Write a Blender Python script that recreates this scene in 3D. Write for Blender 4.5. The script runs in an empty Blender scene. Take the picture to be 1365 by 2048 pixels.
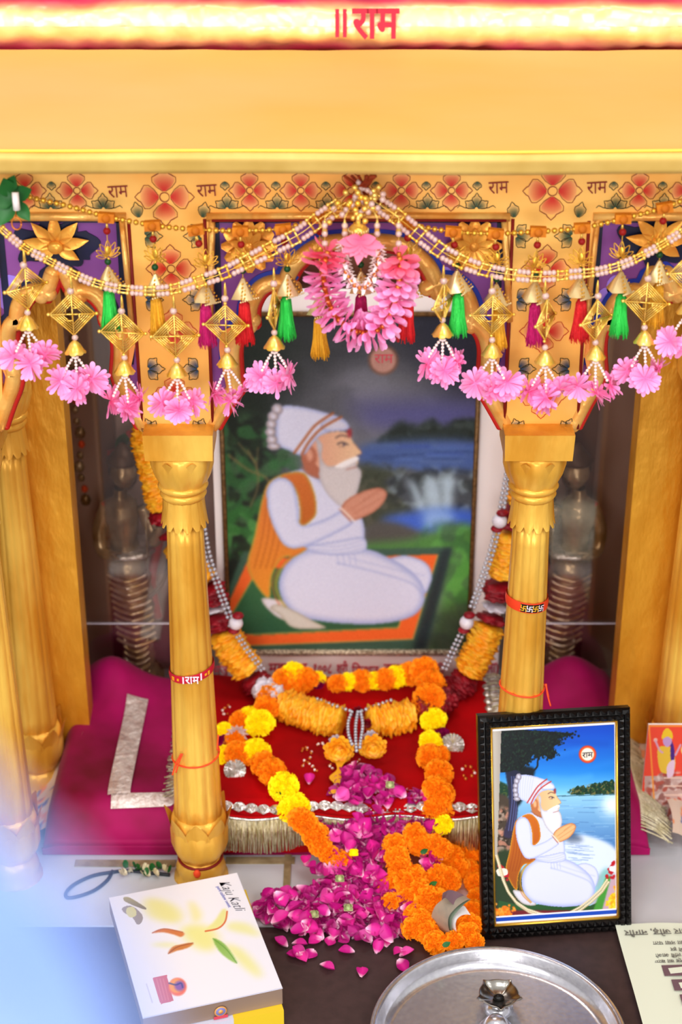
import bpy, bmesh, math, random
import numpy as np
from mathutils import Vector, Matrix, Euler, noise
R = random.Random(7)
pi = math.pi
COL = bpy.context.scene.collection

# ---------------------------------------------------------------- camera geometry (places measured from the picture)
F = 3400.0; PIT = math.radians(27); CH = 1.724; CD = 2.126
cP, sP = math.cos(PIT), math.sin(PIT)
def ray(px, py):
    a = (px - 682.5) / F; b = (1024 - py) / F
    return Vector((a, cP + b * sP, -sP + b * cP))
def P(px, py, y=0.0):
    r = ray(px, py); t = (y + CD) / r[1]
    return Vector((r[0] * t, y, CH + r[2] * t))
def G(px, py, z=0.0):
    r = ray(px, py); t = (z - CH) / r[2]
    return Vector((r[0] * t, -CD + r[1] * t, z))
def proj(x, y, z):
    dy = y + CD; dz = z - CH
    zc = dy * cP - dz * sP; u = dy * sP + dz * cP
    return 682.5 + F * x / zc, 1024 - F * u / zc
def Z(py, y=0.0): return P(682, py, y)[2]
def SC(py, y=0.0):
    p = P(682.5, py, y); return F / ((p[1] + CD) * cP - (p[2] - CH) * sP)

# ---------------------------------------------------------------- colour and materials
def lin(c):
    return tuple((v / 12.92 if v <= .04045 else ((v + .055) / 1.055) ** 2.4) for v in c[:3])
def h(s):
    return tuple(int(s[i:i + 2], 16) / 255 for i in (0, 2, 4))
def mat(name, col, rough=.5, metal=0.0, col2=None, nscale=20, bump=0.0, bscale=60, coat=0, sheen=0, sss=0, trans=0, ior=1.45, attr=None, stretch=None, emit=0, alpha=1, spec=None, detail=4):
    m = bpy.data.materials.new(name); m.use_nodes = True
    nt = m.node_tree; b = nt.nodes['Principled BSDF']; L = nt.links.new
    col = lin(h(col)) if isinstance(col, str) else col
    b.inputs['Base Color'].default_value = (*col, 1)
    b.inputs['Roughness'].default_value = rough; b.inputs['Metallic'].default_value = metal
    b.inputs['Coat Weight'].default_value = coat; b.inputs['Coat Roughness'].default_value = .15
    b.inputs['Sheen Weight'].default_value = sheen
    b.inputs['Transmission Weight'].default_value = trans; b.inputs['IOR'].default_value = ior
    b.inputs['Alpha'].default_value = alpha
    if spec is not None: b.inputs['Specular IOR Level'].default_value = spec
    if sss:
        b.inputs['Subsurface Weight'].default_value = sss; b.inputs['Subsurface Radius'].default_value = (.01, .006, .004)
    co = None
    if col2 or bump:
        tc = nt.nodes.new('ShaderNodeTexCoord'); mp = nt.nodes.new('ShaderNodeMapping')
        L(tc.outputs['Object'], mp.inputs[0])
        if stretch: mp.inputs['Scale'].default_value = stretch
        co = mp.outputs[0]
    src = None
    if attr:
        a = nt.nodes.new('ShaderNodeAttribute'); a.attribute_name = attr; src = a.outputs['Color']
        L(src, b.inputs['Base Color'])
    if col2:
        n = nt.nodes.new('ShaderNodeTexNoise'); n.inputs['Scale'].default_value = nscale; n.inputs['Detail'].default_value = detail
        L(co, n.inputs['Vector'])
        rp = nt.nodes.new('ShaderNodeValToRGB'); rp.color_ramp.elements[0].position = .35; rp.color_ramp.elements[1].position = .65
        rp.color_ramp.elements[0].color = (*col, 1); rp.color_ramp.elements[1].color = (*lin(h(col2)), 1)
        L(n.outputs['Fac'], rp.inputs[0]); L(rp.outputs[0], b.inputs['Base Color']); src = rp.outputs[0]
    if bump:
        n = nt.nodes.new('ShaderNodeTexNoise'); n.inputs['Scale'].default_value = bscale; n.inputs['Detail'].default_value = 3
        L(co, n.inputs['Vector'])
        bp = nt.nodes.new('ShaderNodeBump'); bp.inputs['Strength'].default_value = bump; bp.inputs['Distance'].default_value = .004
        L(n.outputs['Fac'], bp.inputs['Height']); L(bp.outputs[0], b.inputs['Normal'])
    if emit:
        L(src, b.inputs['Emission Color']) if src else None
        if not src: b.inputs['Emission Color'].default_value = (*col, 1)
        b.inputs['Emission Strength'].default_value = emit
    return m
M = dict(
    gold=mat('gold paint', 'ffd264', .34, .3, 'e2a438', 16, .6, 45, stretch=(1, 1, .3)),
    goldslab=mat('aged gold paint', 'f6bb42', .36, .3, 'd6931f', 9, 1.0, 50, stretch=(1, 1, .4)),
    goldpale=mat('pale gold paint', 'eec27c', .5, .1, 'edbb66', 5, .12, 20, stretch=(.35, 1, 2)),
    goldlip=mat('pale gold lip', 'e8c878', .45, .15, 'd8b462', 12, .2, 30),
    panel=mat('painted gold panel', 'ffd277', .5, .12, 'fbb955', 7, .12, 30),
    peach=mat('peach gold paint', 'ffc777', .42, .2, 'f79b4c', 8, .2, 30),
    mould=mat('bright gold moulding', 'ffd680', .3, .3, 'f0aa50', 25, .5, 50),
    relief=mat('relief gold', 'ffc458', .3, .4, 'dd8f34', 18, .3, 60),
    red=mat('red paint', 'c8281e', .45), dred=mat('dark red paint', '8c1f1a', .5),
    maroonpaint=mat('maroon paint', '6c1210', .5, 0, '851c16', 10),
    purple=mat('purple paint', '9455a4', .45, 0, '7c4292', 6, .1), lilac=mat('lilac paint', 'a88af5', .4),
    navy=mat('navy paint', '141a48', .4, 0, '0c1030', 14), blue=mat('blue paint', '1a35a8', .4),
    brass=mat('bright gold metal', 'ffe488', .22, .6, 'f8c850', 60), brassd=mat('gold filigree', 'e8b84a', .32, .7),
    copper=mat('copper gold metal', 'dd8a3e', .3, .7), cream=mat('champagne filigree metal', 'f5e3ae', .3, .55),
    crystal=mat('pink crystal bead', 'fadcd6', .05, 0, coat=1, trans=.4), pearl=mat('pearl', 'fff0ea', .18, 0, coat=.8),
    silverpearl=mat('silver pearl', 'c4c8d4', .18, .35, coat=.8),
    pink=mat('pink petal', (1, 1, 1), .45, attr='Col', sss=.15, emit=.06), deeppink=mat('deep pink petal', 'ff6f9a', .4, sss=.15),  # pink petals get a faint added glow to lift their shading
    tgreen=mat('green silk thread', '4cf46c', .45, 0, '1ec448', 30, .5, 300, stretch=(8, 8, .4)),
    tyellow=mat('yellow silk thread', 'ffc53a', .45, 0, 'f0a51c', 30, .5, 300, stretch=(8, 8, .4)),
    tred=mat('red silk thread', 'ff343a', .45, 0, 'd81824', 30, .5, 300, stretch=(8, 8, .4)),
    tmag=mat('magenta silk thread', 'ec2a8a', .45, 0, 'c01468', 30, .5, 300, stretch=(8, 8, .4)),
    redbead=mat('red velvet bead', '9c120e', .6), greenbead=mat('dark green bead', '0e4a22', .4),
    orangecloth=mat('orange cloth knot', 'e8971c', .7, 0, 'c87010', 40, .5, 80),
    thread=mat('red orange thread', 'ff5a2c', .6), rustthread=mat('rust cord', '8c2c0e', .6, 0, 'b04a18', 60, .6, 200),
    leaf=mat('green leaf', '1c5a28', .4, 0, '2f7a38', 20), white=mat('white plastic', 'f4f0f0', .3),
    orange=mat('orange marigold', 'ffb01c', .7, 0, 'ff960a', 90, sss=.3, emit=.14), yellow=mat('yellow marigold', 'ffee10', .7, 0, 'ffdc08', 90, sss=.5, emit=.22),  # marigolds glow a little by themselves to look brighter
    satin=mat('golden orange satin', 'ffc838', .38, 0, 'fda414', 60, .2, 90, sss=.2),
    maroon=mat('maroon satin petals', 'a8182c', .45, 0, '7c0c1c', 70, .3, 90), whiteflower=mat('white satin petals', 'f2eef4', .5, 0, 'd8d4e4', 60, .3, 80),
    ribbon=mat('yellow ribbon', 'f5b830', .4),
    rose=mat('rose petal', (1, 1, 1), .5, attr='Col', sss=.2, emit=.14), sepal=mat('pale green bud', 'b8c890', .6, 0, 'e8e0b8', 60),  # rose petals get an added glow because shading left them dark
    velvet=mat('red velvet', 'c2000c', .8, 0, '9c0008', 7, .3, 30, spec=.2), velvetd=mat('dark red velvet', '6e0410', .8),
    magenta=mat('magenta velvet', 'c20a72', .6, 0, '78002a', 4.5, .5, 12, spec=.3, sheen=.08),
    silverlace=mat('silver lace', 'efe6e0', .35, .25, 'cbb4ac', 60, 1.0, 130), silver=mat('silver sequin', 'e8e6e4', .22, .75, 'c0bcb4', 80, .4, 150),
    fringe=mat('silver gold fringe', 'fff6d8', .22, .5, 'cfc08a', 60, .6, 200, stretch=(5, 5, .5)),
    fringew=mat('cream fringe', 'efe6c8', .45, .2, 'd8cca4', 50, 1.0, 150),
    marble=mat('white marble', 'd4d6dc', .2, 0, 'c2c6cc', 4, 0), inlay=mat('beige stone inlay', 'b0a07c', .5, 0, '8c7c58', 40, .2, 80),
    table=mat('dark brown table top', '4e3a38', .5, 0, '463432', 60, .05, 150),
    wood=mat('dark brown wood', '5a3420', .45, 0, '6e4a34', 6, .1, 20, stretch=(5, 5, .6)),
    backw=mat('mirror brown wall', 'a08070', .35, .1, 'ccb8b0', 4.5, .1, 10, stretch=(1.5, 1, .7), detail=2),
    backtop=mat('dark maroon wall', '5c2e22', .5, 0, '7a4a36', 5),
    statue=mat('silver gilt metal', 'c8b490', .25, .5, '84683e', 22, .4, 60), statued=mat('dark bronze', '6c5038', .45, .3, '4c3424', 20),
    statuered=mat('statue red cloth', 'b03030', .5), statuegold=mat('statue gold skirt', 'c8ac68', .25, .7, 'e0d8c8', 40, .5, 60),
    black=mat('black embossed frame', '0c0909', .28, 0), goldfil=mat('gold fillet', 'f0c050', .25, .7), pict=mat('printed picture', (1, 1, 1), .3, attr='Col', coat=.0),
    poster=mat('white poster paper', 'fffafa', .5), glitter=mat('silver glitter edge', 'fff8e0', .3, .6, '8c7c5c', 260, 1.0, 300), framebrown=mat('dark brown gilt frame', '6a5030', .4, .3, '8c6c44', 120, .5, 160),
    textred=mat('pink red ink', 'dc5468', .6), ink=mat('dark ink', '3c3848', .6), inkb=mat('pale blue ink', '8f90c8', .6), greyink=mat('grey ink', '6c6a66', .6),
    redink=mat('bright red lettering', 'd01c3c', .5), darkredink=mat('brush dark red lettering', '8a1a12', .5),
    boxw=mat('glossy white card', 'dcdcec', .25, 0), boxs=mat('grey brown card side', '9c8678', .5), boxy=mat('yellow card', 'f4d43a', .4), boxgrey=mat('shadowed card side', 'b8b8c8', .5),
    steel=mat('stainless steel', 'dcdce2', .24, .85, 'd0d0d8', 120, .04, 200), steeld=mat('dull steel', 'a8a49c', .25, 1.0),
    paper=mat('newsprint paper', 'e8ecd8', .6), paperbrown=mat('halftone print', '7c6068', .6), note=mat('banknote paper', 'b8a894', .6, 0, 'a09a8c', 40), noteg=mat('green note paper', '8fa08c', .6),
    cable=mat('black cable', '2c3038', .4), 
    shawl=mat('pale blue cloth', '7894cc', .8, 0, '9caedc', 14),
    pastel=mat('printed pastel cloth', (1, 1, 1), .6, attr='Col'),
    swred=mat('orange red band', 'f04a24', .5), swblack=mat('black band', '1c1c14', .5), swwhite=mat('white woven thread', 'fbe6f0', .5),
    darkline=mat('dark outline paint', '182420', .5),
    motif=mat('brush painted motif', (1, 1, 1), .5, attr='Col'),
)
# crumpled gold-and-pink cloth : colour goes round the roll by its surface normal in object space
def roll_mat():
    m = bpy.data.materials.new('gold satin cloth with pink edges'); m.use_nodes = True
    nt = m.node_tree; b = nt.nodes['Principled BSDF']; L = nt.links.new
    a = nt.nodes.new('ShaderNodeAttribute'); a.attribute_name = 'Col'; L(a.outputs['Color'], b.inputs['Base Color'])
    b.inputs['Roughness'].default_value = .3; b.inputs['Metallic'].default_value = .25
    tc = nt.nodes.new('ShaderNodeTexCoord'); n = nt.nodes.new('ShaderNodeTexNoise'); n.inputs['Scale'].default_value = 30
    L(tc.outputs['Object'], n.inputs['Vector']); bp = nt.nodes.new('ShaderNodeBump'); bp.inputs['Strength'].default_value = .6; bp.inputs['Distance'].default_value = .006
    L(n.outputs['Fac'], bp.inputs['Height']); L(bp.outputs[0], b.inputs['Normal'])
    return m
M['roll'] = roll_mat()
def glass_mat():
    m = bpy.data.materials.new('clear cabinet glass'); m.use_nodes = True; nt = m.node_tree; nt.nodes.clear()
    o = nt.nodes.new('ShaderNodeOutputMaterial'); mx = nt.nodes.new('ShaderNodeMixShader'); t = nt.nodes.new('ShaderNodeBsdfTransparent'); g = nt.nodes.new('ShaderNodeBsdfGlossy')
    g.inputs['Roughness'].default_value = .08; mx.inputs[0].default_value = .12; t.inputs[0].default_value = (.95, .92, .9, 1)
    nt.links.new(t.outputs[0], mx.inputs[1]); nt.links.new(g.outputs[0], mx.inputs[2]); nt.links.new(mx.outputs[0], o.inputs[0]); return m
M['glass'] = glass_mat()

# ---------------------------------------------------------------- mesh builder
class MB:
    def __init__(s): s.v = []; s.f = []; s.mi = []; s.c = []; s.ms = []; s.sm = []
    def m(s, name):
        if name not in s.ms: s.ms.append(name)
        return s.ms.index(name)
    def add(s, vs, fs, mname, smooth=True, cols=None, mx=None):
        o = len(s.v); k = s.m(mname)
        if mx is not None: vs = [mx @ Vector(v) for v in vs]
        s.v += [tuple(v) for v in vs]; s.f += [tuple(i + o for i in f) for f in fs]
        s.mi += [k] * len(fs); s.sm += [smooth] * len(fs)
        s.c += list(cols) if cols is not None else [(1, 1, 1)] * len(vs)
        return s
    def box(s, c, d, mname, rot=None, taper=1):
        x, y, z = [k / 2 for k in d]; t = taper
        vs = [(-x, -y, -z), (x, -y, -z), (x, y, -z), (-x, y, -z), (-x * t, -y * t, z), (x * t, -y * t, z), (x * t, y * t, z), (-x * t, y * t, z)]
        mx = Matrix.Translation(c) @ (rot.to_matrix().to_4x4() if rot is not None else Matrix())
        return s.add(vs, [(0, 3, 2, 1), (4, 5, 6, 7), (0, 1, 5, 4), (1, 2, 6, 5), (2, 3, 7, 6), (3, 0, 4, 7)], mname, False, mx=mx)
    def lathe(s, prof, mname, n=24, mx=None, fn=None, cap=True, c=(0, 0, 0)):
        vs = []; fs = []
        for i, (r, z) in enumerate(prof):
            for k in range(n):
                t = 2 * pi * k / n; rr, zz = (r, z) if fn is None else fn(r, z, t, i)
                vs.append((c[0] + rr * math.cos(t), c[1] + rr * math.sin(t), c[2] + zz))
        for i in range(len(prof) - 1):
            for k in range(n):
                a = i * n + k; b = i * n + (k + 1) % n
                fs.append((a, b, b + n, a + n))
        if cap:
            fs.append(tuple(range(n))[::-1]); fs.append(tuple((len(prof) - 1) * n + k for k in range(n)))
        return s.add(vs, fs, mname, True, mx=mx)
    def sphere(s, c, r, mname, n=8, sc=(1, 1, 1)):
        m2 = max(4, n // 2 + 1)
        vs = [(0, 0, 1)] + [(math.sin(pi * i / m2) * math.cos(2 * pi * k / n), math.sin(pi * i / m2) * math.sin(2 * pi * k / n), math.cos(pi * i / m2)) for i in range(1, m2) for k in range(n)] + [(0, 0, -1)]
        vs = [(c[0] + v[0] * r * sc[0], c[1] + v[1] * r * sc[1], c[2] + v[2] * r * sc[2]) for v in vs]
        fs = [(0, 1 + k, 1 + (k + 1) % n) for k in range(n)]
        for i in range(m2 - 2):
            for k in range(n):
                a = 1 + i * n + k; b = 1 + i * n + (k + 1) % n; fs.append((a, a + n, b + n, b))
        e = len(vs) - 1; a = 1 + (m2 - 2) * n
        fs += [(e, a + (k + 1) % n, a + k) for k in range(n)]
        return s.add(vs, fs, mname)
    def tube(s, pts, r, mname, n=8, fn=None, cols=None, cap=True):
        pts = [Vector(p) for p in pts]; N = len(pts); vs = []; fs = []; up = None; cc = []
        for i, p in enumerate(pts):
            d = (pts[min(i + 1, N - 1)] - pts[max(i - 1, 0)]).normalized()
            if up is None:
                up = Vector((0, 0, 1)) if abs(d.z) < .9 else Vector((0, 1, 0))
            a = d.cross(up)
            if a.length < 1e-5: a = d.cross(Vector((1, 0, 0)))
            a.normalize(); b = a.cross(d).normalized(); up = b
            rr = r(i / (N - 1)) if callable(r) else r
            for k in range(n):
                t = 2 * pi * k / n; q = rr if fn is None else rr * fn(i, t)
                vs.append(p + (a * math.cos(t) + b * math.sin(t)) * q)
                if cols: cc.append(cols(i / (N - 1), t))
        for i in range(N - 1):
            for k in range(n):
                a = i * n + k; b = i * n + (k + 1) % n; fs.append((a, b, b + n, a + n))
        if cap: fs += [tuple(range(n))[::-1], tuple((N - 1) * n + k for k in range(n))]
        return s.add(vs, fs, mname, True, cols=cc or None)
    def ext(s, pts, y0, y1, mname, smooth=False):
        """polygon in the XZ plane, thickness from y0 (front) to y1"""
        n = len(pts); A = sum(pts[i][0] * pts[(i + 1) % n][1] - pts[(i + 1) % n][0] * pts[i][1] for i in range(n))
        if A < 0: pts = pts[::-1]
        vs = [(p[0], y0, p[1]) for p in pts] + [(p[0], y1, p[1]) for p in pts]
        fs = [tuple(range(n)), tuple(range(2 * n - 1, n - 1, -1))] + [(i, i + n, (i + 1) % n + n, (i + 1) % n) for i in range(n)]
        return s.add(vs, fs, mname, smooth)
    def grid(s, fn, nu, nv, mname, cfn=None, smooth=True):
        vs = []; cc = []
        for j in range(nv + 1):
            for i in range(nu + 1):
                vs.append(fn(i / nu, j / nv))
                if cfn: cc.append(cfn(i / nu, j / nv))
        w = nu + 1
        fs = [(j * w + i, j * w + i + 1, (j + 1) * w + i + 1, (j + 1) * w + i) for j in range(nv) for i in range(nu)]
        return s.add(vs, fs, mname, smooth, cols=cc or None)
    def mesh(s, name):
        me = bpy.data.meshes.new(name); me.from_pydata(s.v, [], s.f)
        for k in s.ms: me.materials.append(M[k])
        me.polygons.foreach_set('material_index', s.mi); me.polygons.foreach_set('use_smooth', s.sm)
        if any(c != (1, 1, 1) for c in s.c):
            at = me.color_attributes.new('Col', 'FLOAT_COLOR', 'POINT')
            at.data.foreach_set('color', [x for c in s.c for x in (*c, 1.0)])
        me.update(); return me
def thing(name, label, cat, loc=(0, 0, 0), group=None, kind=None):
    o = bpy.data.objects.new(name, None); COL.objects.link(o); o.location = loc; o.empty_display_size = .02
    o['label'] = label; o['category'] = cat
    if group: o['group'] = group
    if kind: o['kind'] = kind
    return o
def pinv(par):
    m = Matrix()
    while par is not None:
        m = par.matrix_basis @ m; m = (par.matrix_parent_inverse @ m) if par.parent else m; par = par.parent
    return m
def put(o, parent):
    COL.objects.link(o)
    if parent is not None: o.parent = parent; o.matrix_parent_inverse = pinv(parent).inverted()
    return o
def part(name, mb, parent=None, world=True, **props):
    """world=True: mesh is given in world coordinates; False: in the parent's own coordinates"""
    o = bpy.data.objects.new(name, mb.mesh(name) if isinstance(mb, MB) else mb); COL.objects.link(o)
    if parent is not None:
        o.parent = parent
        if world: o.matrix_parent_inverse = pinv(parent).inverted()
    for k, v in props.items(): o[k] = v
    return o
def solo(name, mb, label, cat, group=None, kind=None):
    o = part(name, mb); o['label'] = label; o['category'] = cat
    if group: o['group'] = group
    if kind: o['kind'] = kind
    return o
def text(name, s, size, mname, loc, rot, parent, depth=.0006, align='CENTER', shear=0, spacing=1, sx=1, font=None, offset=0, fit=None):
    cu = bpy.data.curves.new(name, 'FONT'); cu.body = s; cu.size = size; cu.extrude = depth; cu.align_x = align; cu.align_y = 'CENTER'
    cu.shear = shear; cu.space_character = spacing; cu.offset = offset; cu.materials.append(M[mname])
    t = bpy.data.objects.new('tmp', cu); COL.objects.link(t); bpy.context.view_layer.update()
    me = bpy.data.meshes.new_from_object(t.evaluated_get(bpy.context.evaluated_depsgraph_get())); me.name = name; bpy.data.objects.remove(t)
    if fit:
        xs = [v.co.x for v in me.vertices]; k = fit / (max(xs) - min(xs)); m0 = (max(xs) + min(xs)) / 2; y0_ = sorted(v.co.y for v in me.vertices); m1 = (y0_[0] + y0_[-1]) / 2
        for v in me.vertices: v.co.x = (v.co.x - m0) * k; v.co.y -= m1
    o = bpy.data.objects.new(name, me); COL.objects.link(o)
    m = Matrix.LocRotScale(Vector(loc), rot if not isinstance(rot, tuple) else Euler(rot), Vector((sx, 1, 1)))
    if parent is not None: o.parent = parent; o.matrix_parent_inverse = pinv(parent).inverted()
    o.matrix_basis = m
    return o
def cr(pts, k=8, closed=False):
    pts = [Vector(p) for p in pts]; n = len(pts); out = []
    rng = n if closed else n - 1
    for i in range(rng):
        g = (lambda j: pts[j % n]) if closed else (lambda j: pts[max(0, min(n - 1, j))])
        a, b, c, d = g(i - 1), g(i), g(i + 1), g(i + 2)
        for q in range(k):
            t = q / k
            out.append(.5 * ((2 * b) + (c - a) * t + (2 * a - 5 * b + 4 * c - d) * t * t + (3 * b - a - 3 * c + d) * t ** 3))
    if not closed: out.append(pts[-1])
    return out
def resample(pts, step):
    pts = [Vector(p) for p in pts]; out = [pts[0].copy()]; acc = 0
    for a, b in zip(pts, pts[1:]):
        l = (b - a).length; d = step - acc
        while d <= l and l > 0:
            out.append(a + (b - a) * (d / l)); d += step
        acc = (acc + l) % step if l else acc
    return out
def frame_of(d, up=Vector((0, 0, 1))):
    d = d.normalized(); a = up.cross(d)
    if a.length < 1e-4: a = Vector((1, 0, 0))
    a.normalize(); return a, d.cross(a).normalized(), d
def petal(mb, base, d, nrm, L, W, mname, curl=.25, seg=4, c0=None, c1=None, point=.0, cup=.35):
    """one curved petal starting at base, going along d, facing nrm"""
    d = d.normalized(); side = d.cross(nrm)
    if side.length < 1e-5: side = d.cross(Vector((.3, .5, .8)))
    side.normalize(); nn = side.cross(d).normalized(); vs = []; cc = []
    for i in range(seg + 1):
        t = i / seg; w = W * .5 * max(.12, math.sin(pi * min(1, (.15 + .85 * t) * (.86 + .14 * point)))) if i < seg else W * .5 * (.35 - .33 * point)
        p = base + d * (L * t) + nn * (curl * L * t * t)
        for k in (-1, 0, 1):
            vs.append(p + side * (k * w) + nn * (abs(k) * w * cup)); 
            if c0: cc.append(tuple(c0[q] + (c1[q] - c0[q]) * t for q in range(3)))
    fs = []
    for i in range(seg):
        for k in range(2):
            a = i * 3 + k; fs.append((a, a + 1, a + 4, a + 3))
    mb.add(vs, fs, mname, True, cols=cc or None)

def rpetal(mb, base, d, nrm, L, W, mname, curl=.2, c0=None, c1=None):
    """petal with a broad round tip"""
    d = d.normalized(); side = d.cross(nrm)
    if side.length < 1e-5: side = d.cross(Vector((.3, .5, .8)))
    side.normalize(); nn = side.cross(d).normalized(); vs = []; cc = []; prof = ((0, .22), (.3, .42), (.6, .8), (.78, 1), (.9, .86), (.97, .5), (1, .12))
    for t, w in prof:
        p = base + d * (L * t) + nn * (curl * L * t * t)
        for k in (-1, 0, 1):
            vs.append(p + side * (k * w * W * .5) + nn * (abs(k) * w * W * .12))
            if c0: cc.append(tuple(c0[q] + (c1[q] - c0[q]) * t for q in range(3)))
    mb.add(vs, [(i * 3 + k, i * 3 + k + 1, i * 3 + k + 4, i * 3 + k + 3) for i in range(6) for k in range(2)], mname, True, cols=cc or None)
# ================================================================ THE SETTING
def struct(name, mb, label=None, parent=None):
    o = part(name, mb, parent)
    if parent is None: o['kind'] = 'structure'; o['label'] = label or name; o['category'] = name.split('_')[0]
    return o
PL, PR, PO, PO2 = -.220, .268, -.513, .561      # pillar axes of the front row
CX = .024
mb = MB(); mb.box((CX, .33, -.03), (2.6, .90, .06), 'marble'); fl = struct('floor', mb, 'white marble platform of the shrine')
mb = MB()
for (a, b) in ((G(150, 1728), G(352, 1722)), (G(452, 1722), G(590, 1716))):
    mb.box(((a[0] + b[0]) / 2, a[1], .001), (b[0] - a[0], .016, .002), 'inlay')
g = G(577, 1700); g2 = G(577, 1800); mb.box((g[0], (g[1] + g2[1]) / 2, .0012), (.011, g[1] - g2[1], .002), 'inlay')
struct('trim_1', mb, 'beige stone inlay strips set in the white marble')
mb = MB(); mb.box((CX, -.62, -.033), (2.6, 1.0, .06), 'table')
o = solo('table', mb, 'dark brown low table top in front of the white marble platform', 'table')
mb = MB(); mb.box((CX, .62, .70), (2.6, .03, 1.6), 'backw'); wb = struct('wall_back', mb, 'brown panelled back wall of the shrine')
mb = MB(); mb.box((CX, .602, 1.02), (2.6, .012, .5), 'backtop'); struct('trim_2', mb, 'dark maroon upper band of the back wall')
for i, x in enumerate((-.285, -.41, .335, .425)):
    mb = MB(); mb.box((x, .592, .42), (.028 if i % 3 else .045, .03, .84), 'wood'); struct('trim_%d' % (i + 3), mb, 'dark wooden strip on the back wall')
for sgn, nm in ((-1, 'left'), (1, 'right')):
    mb = MB(); mb.box((CX + sgn * 1.0, .3, .70), (.03, .66, 1.6), 'wood'); struct('wall_' + nm, mb, 'dark side wall of the shrine, ' + nm)
mb = MB(); mb.box((CX, .36, 1.50), (2.6, .64, .03), 'wood'); struct('ceiling', mb, 'dark ceiling inside the shrine')

# ---- canopy
can = thing('shrine_canopy', 'wide sloping pale gold canopy slab with a straight lip over the flower painted arches', 'canopy', (CX, -.05, 1.2))
W0 = 1.3
zl0 = Z(349, -.14); zl1 = Z(303, -.14); zt = Z(100, .05)
mb = MB()
def slab(u, v):
    x = -W0 + 2 * W0 * u + CX; y = -.14 + .19 * v; z = zl1 + (zt - zl1) * v
    w = .0016 * noise.noise(Vector((x * 5, y * 9, 0))) + .0008 * noise.noise(Vector((x * 20, y * 20, 3)))
    return (x, y, z + w)
mb.grid(slab, 120, 20, 'goldpale')
mb.box((CX, .12, (zl0 + zt) / 2 - .02), (2 * W0, .14, .08), 'goldpale')
part('slope', mb, can)
mb = MB()
def lip(u, v):
    x = -W0 + 2 * W0 * u + CX; pr = [(-.136, zl1), (-.143, zl1 - .003), (-.1445, zl1 - .010), (-.142, (zl0 + zl1) / 2), (-.1415, zl0 + .006), (-.138, zl0), (-.02, zl0 + .003)]
    y, z = pr[round(v * 6)]
    return (x, y + .0012 * noise.noise(Vector((x * 8, v * 2, 5))), z + .0025 * noise.noise(Vector((x * 3, 1, 9))))
mb.grid(lip, 120, 6, 'goldlip'); part('lip', mb, can)
M['edgehighlight'] = mat('painted edge highlight', 'fbe860', .35, .1, emit=.1)
mb = MB(); mb.tube([(CX - W0 + 2 * W0 * k / 80, -.1402, zl1 + .0008 + .0025 * noise.noise(Vector(((CX - W0 + 2 * W0 * k / 80) * 3, 1, 9)))) for k in range(81)], .0015, 'edgehighlight', 6); part('edge_highlight', mb, can)  # added glowing tube stands in for the overexposed highlight on the lip
# ---- rolled cloth
cyr = .085; rr = .037; zc = Z(52, cyr - .03)
roll = thing('rolled_cloth', 'crumpled gold satin cloth roll with pink red borders and red lettering, above the canopy', 'cloth', (CX, cyr, zc))
mb = MB()
def rollf(u, v):
    x = -W0 + 2 * W0 * u + CX; t = 2 * pi * v
    n = noise.noise(Vector((x * 9, math.cos(t) * 2, math.sin(t) * 2))) * .004 + noise.noise(Vector((x * 28, math.cos(t) * 3, math.sin(t) * 3))) * .0022
    n += .0012 * math.sin(x * 160 + 4 * noise.noise(Vector((x * 10, 0, t)))) * max(0, -math.sin(t * 1.0 - 1.1))
    r = rr + n; return (x, cyr - r * math.cos(t) * .9, zc + r * math.sin(t))
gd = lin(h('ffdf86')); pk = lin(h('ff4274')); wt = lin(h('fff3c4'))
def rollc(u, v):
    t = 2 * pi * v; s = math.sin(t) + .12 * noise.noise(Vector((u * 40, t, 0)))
    hi = max(0, 1 - abs(s - .15 + .2 * noise.noise(Vector((u * 20, 4, 0)))) * 2.2); a = min(1, max(0, (s - .48) * 2.8, (-s - .26) * 1.7))  # hi: pale highlight along the roll, painted into the colour
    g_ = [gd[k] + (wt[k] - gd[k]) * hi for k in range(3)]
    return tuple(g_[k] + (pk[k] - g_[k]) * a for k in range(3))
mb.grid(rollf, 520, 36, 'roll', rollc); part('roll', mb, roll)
p = P(737, 47, cyr - .037)
for q_ in (675, 690):
    mb = MB(); mb.box((P(q_, 48, cyr - .04)[0], cyr - .0405, p[2] + .001), (.0048, .0015, .034), 'redink', Euler((-.15, 0, 0))); part('letter_bar', mb, roll)
text('lettering', 'राम', .055, 'redink', (P(752, 47, cyr - .04)[0], cyr - .041, p[2]), (pi / 2 - .15, 0, 0), roll, .001, offset=.0012, fit=95 / SC(47, .045))

# ================================================================ ARCADE FRONT (plane y = 0)
arc = thing('arcade_panel', 'gold arcade panel painted with red flowers and green leaves, cusped arches below the canopy', 'arch panel', (CX, 0, .9))
def xz(px, py): p = P(px, py, 0); return (p[0], p[2])
half = [(722, 498), (790, 503), (832, 528), (853, 556), (861, 590), (885, 580), (912, 588), (929, 618), (929, 654), (953, 668), (964, 698), (963, 740), (958, 785), (970, 800), (985, 825), (1003, 857)]
def lobes(pts, cusps):
    """smooth between the cusps, keep cusps sharp"""
    out = []; seg = [pts[0]]
    for i in range(1, len(pts)):
        seg.append(pts[i])
        if i in cusps or i == len(pts) - 1:
            c = cr([Vector((*q, 0)) for q in seg], 6) if len(seg) > 2 else [Vector((*q, 0)) for q in seg]
            out += [(q[0], q[1]) for q in (c if not out else c[1:])]; seg = [pts[i]]
    return out
hm = lobes([xz(*q) for q in half], {4, 8, 12})
cen_r = hm; ax = xz(722, 498)[0]
cen = [(2 * ax - x, z) for x, z in hm[::-1]] + hm[1:]
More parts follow.
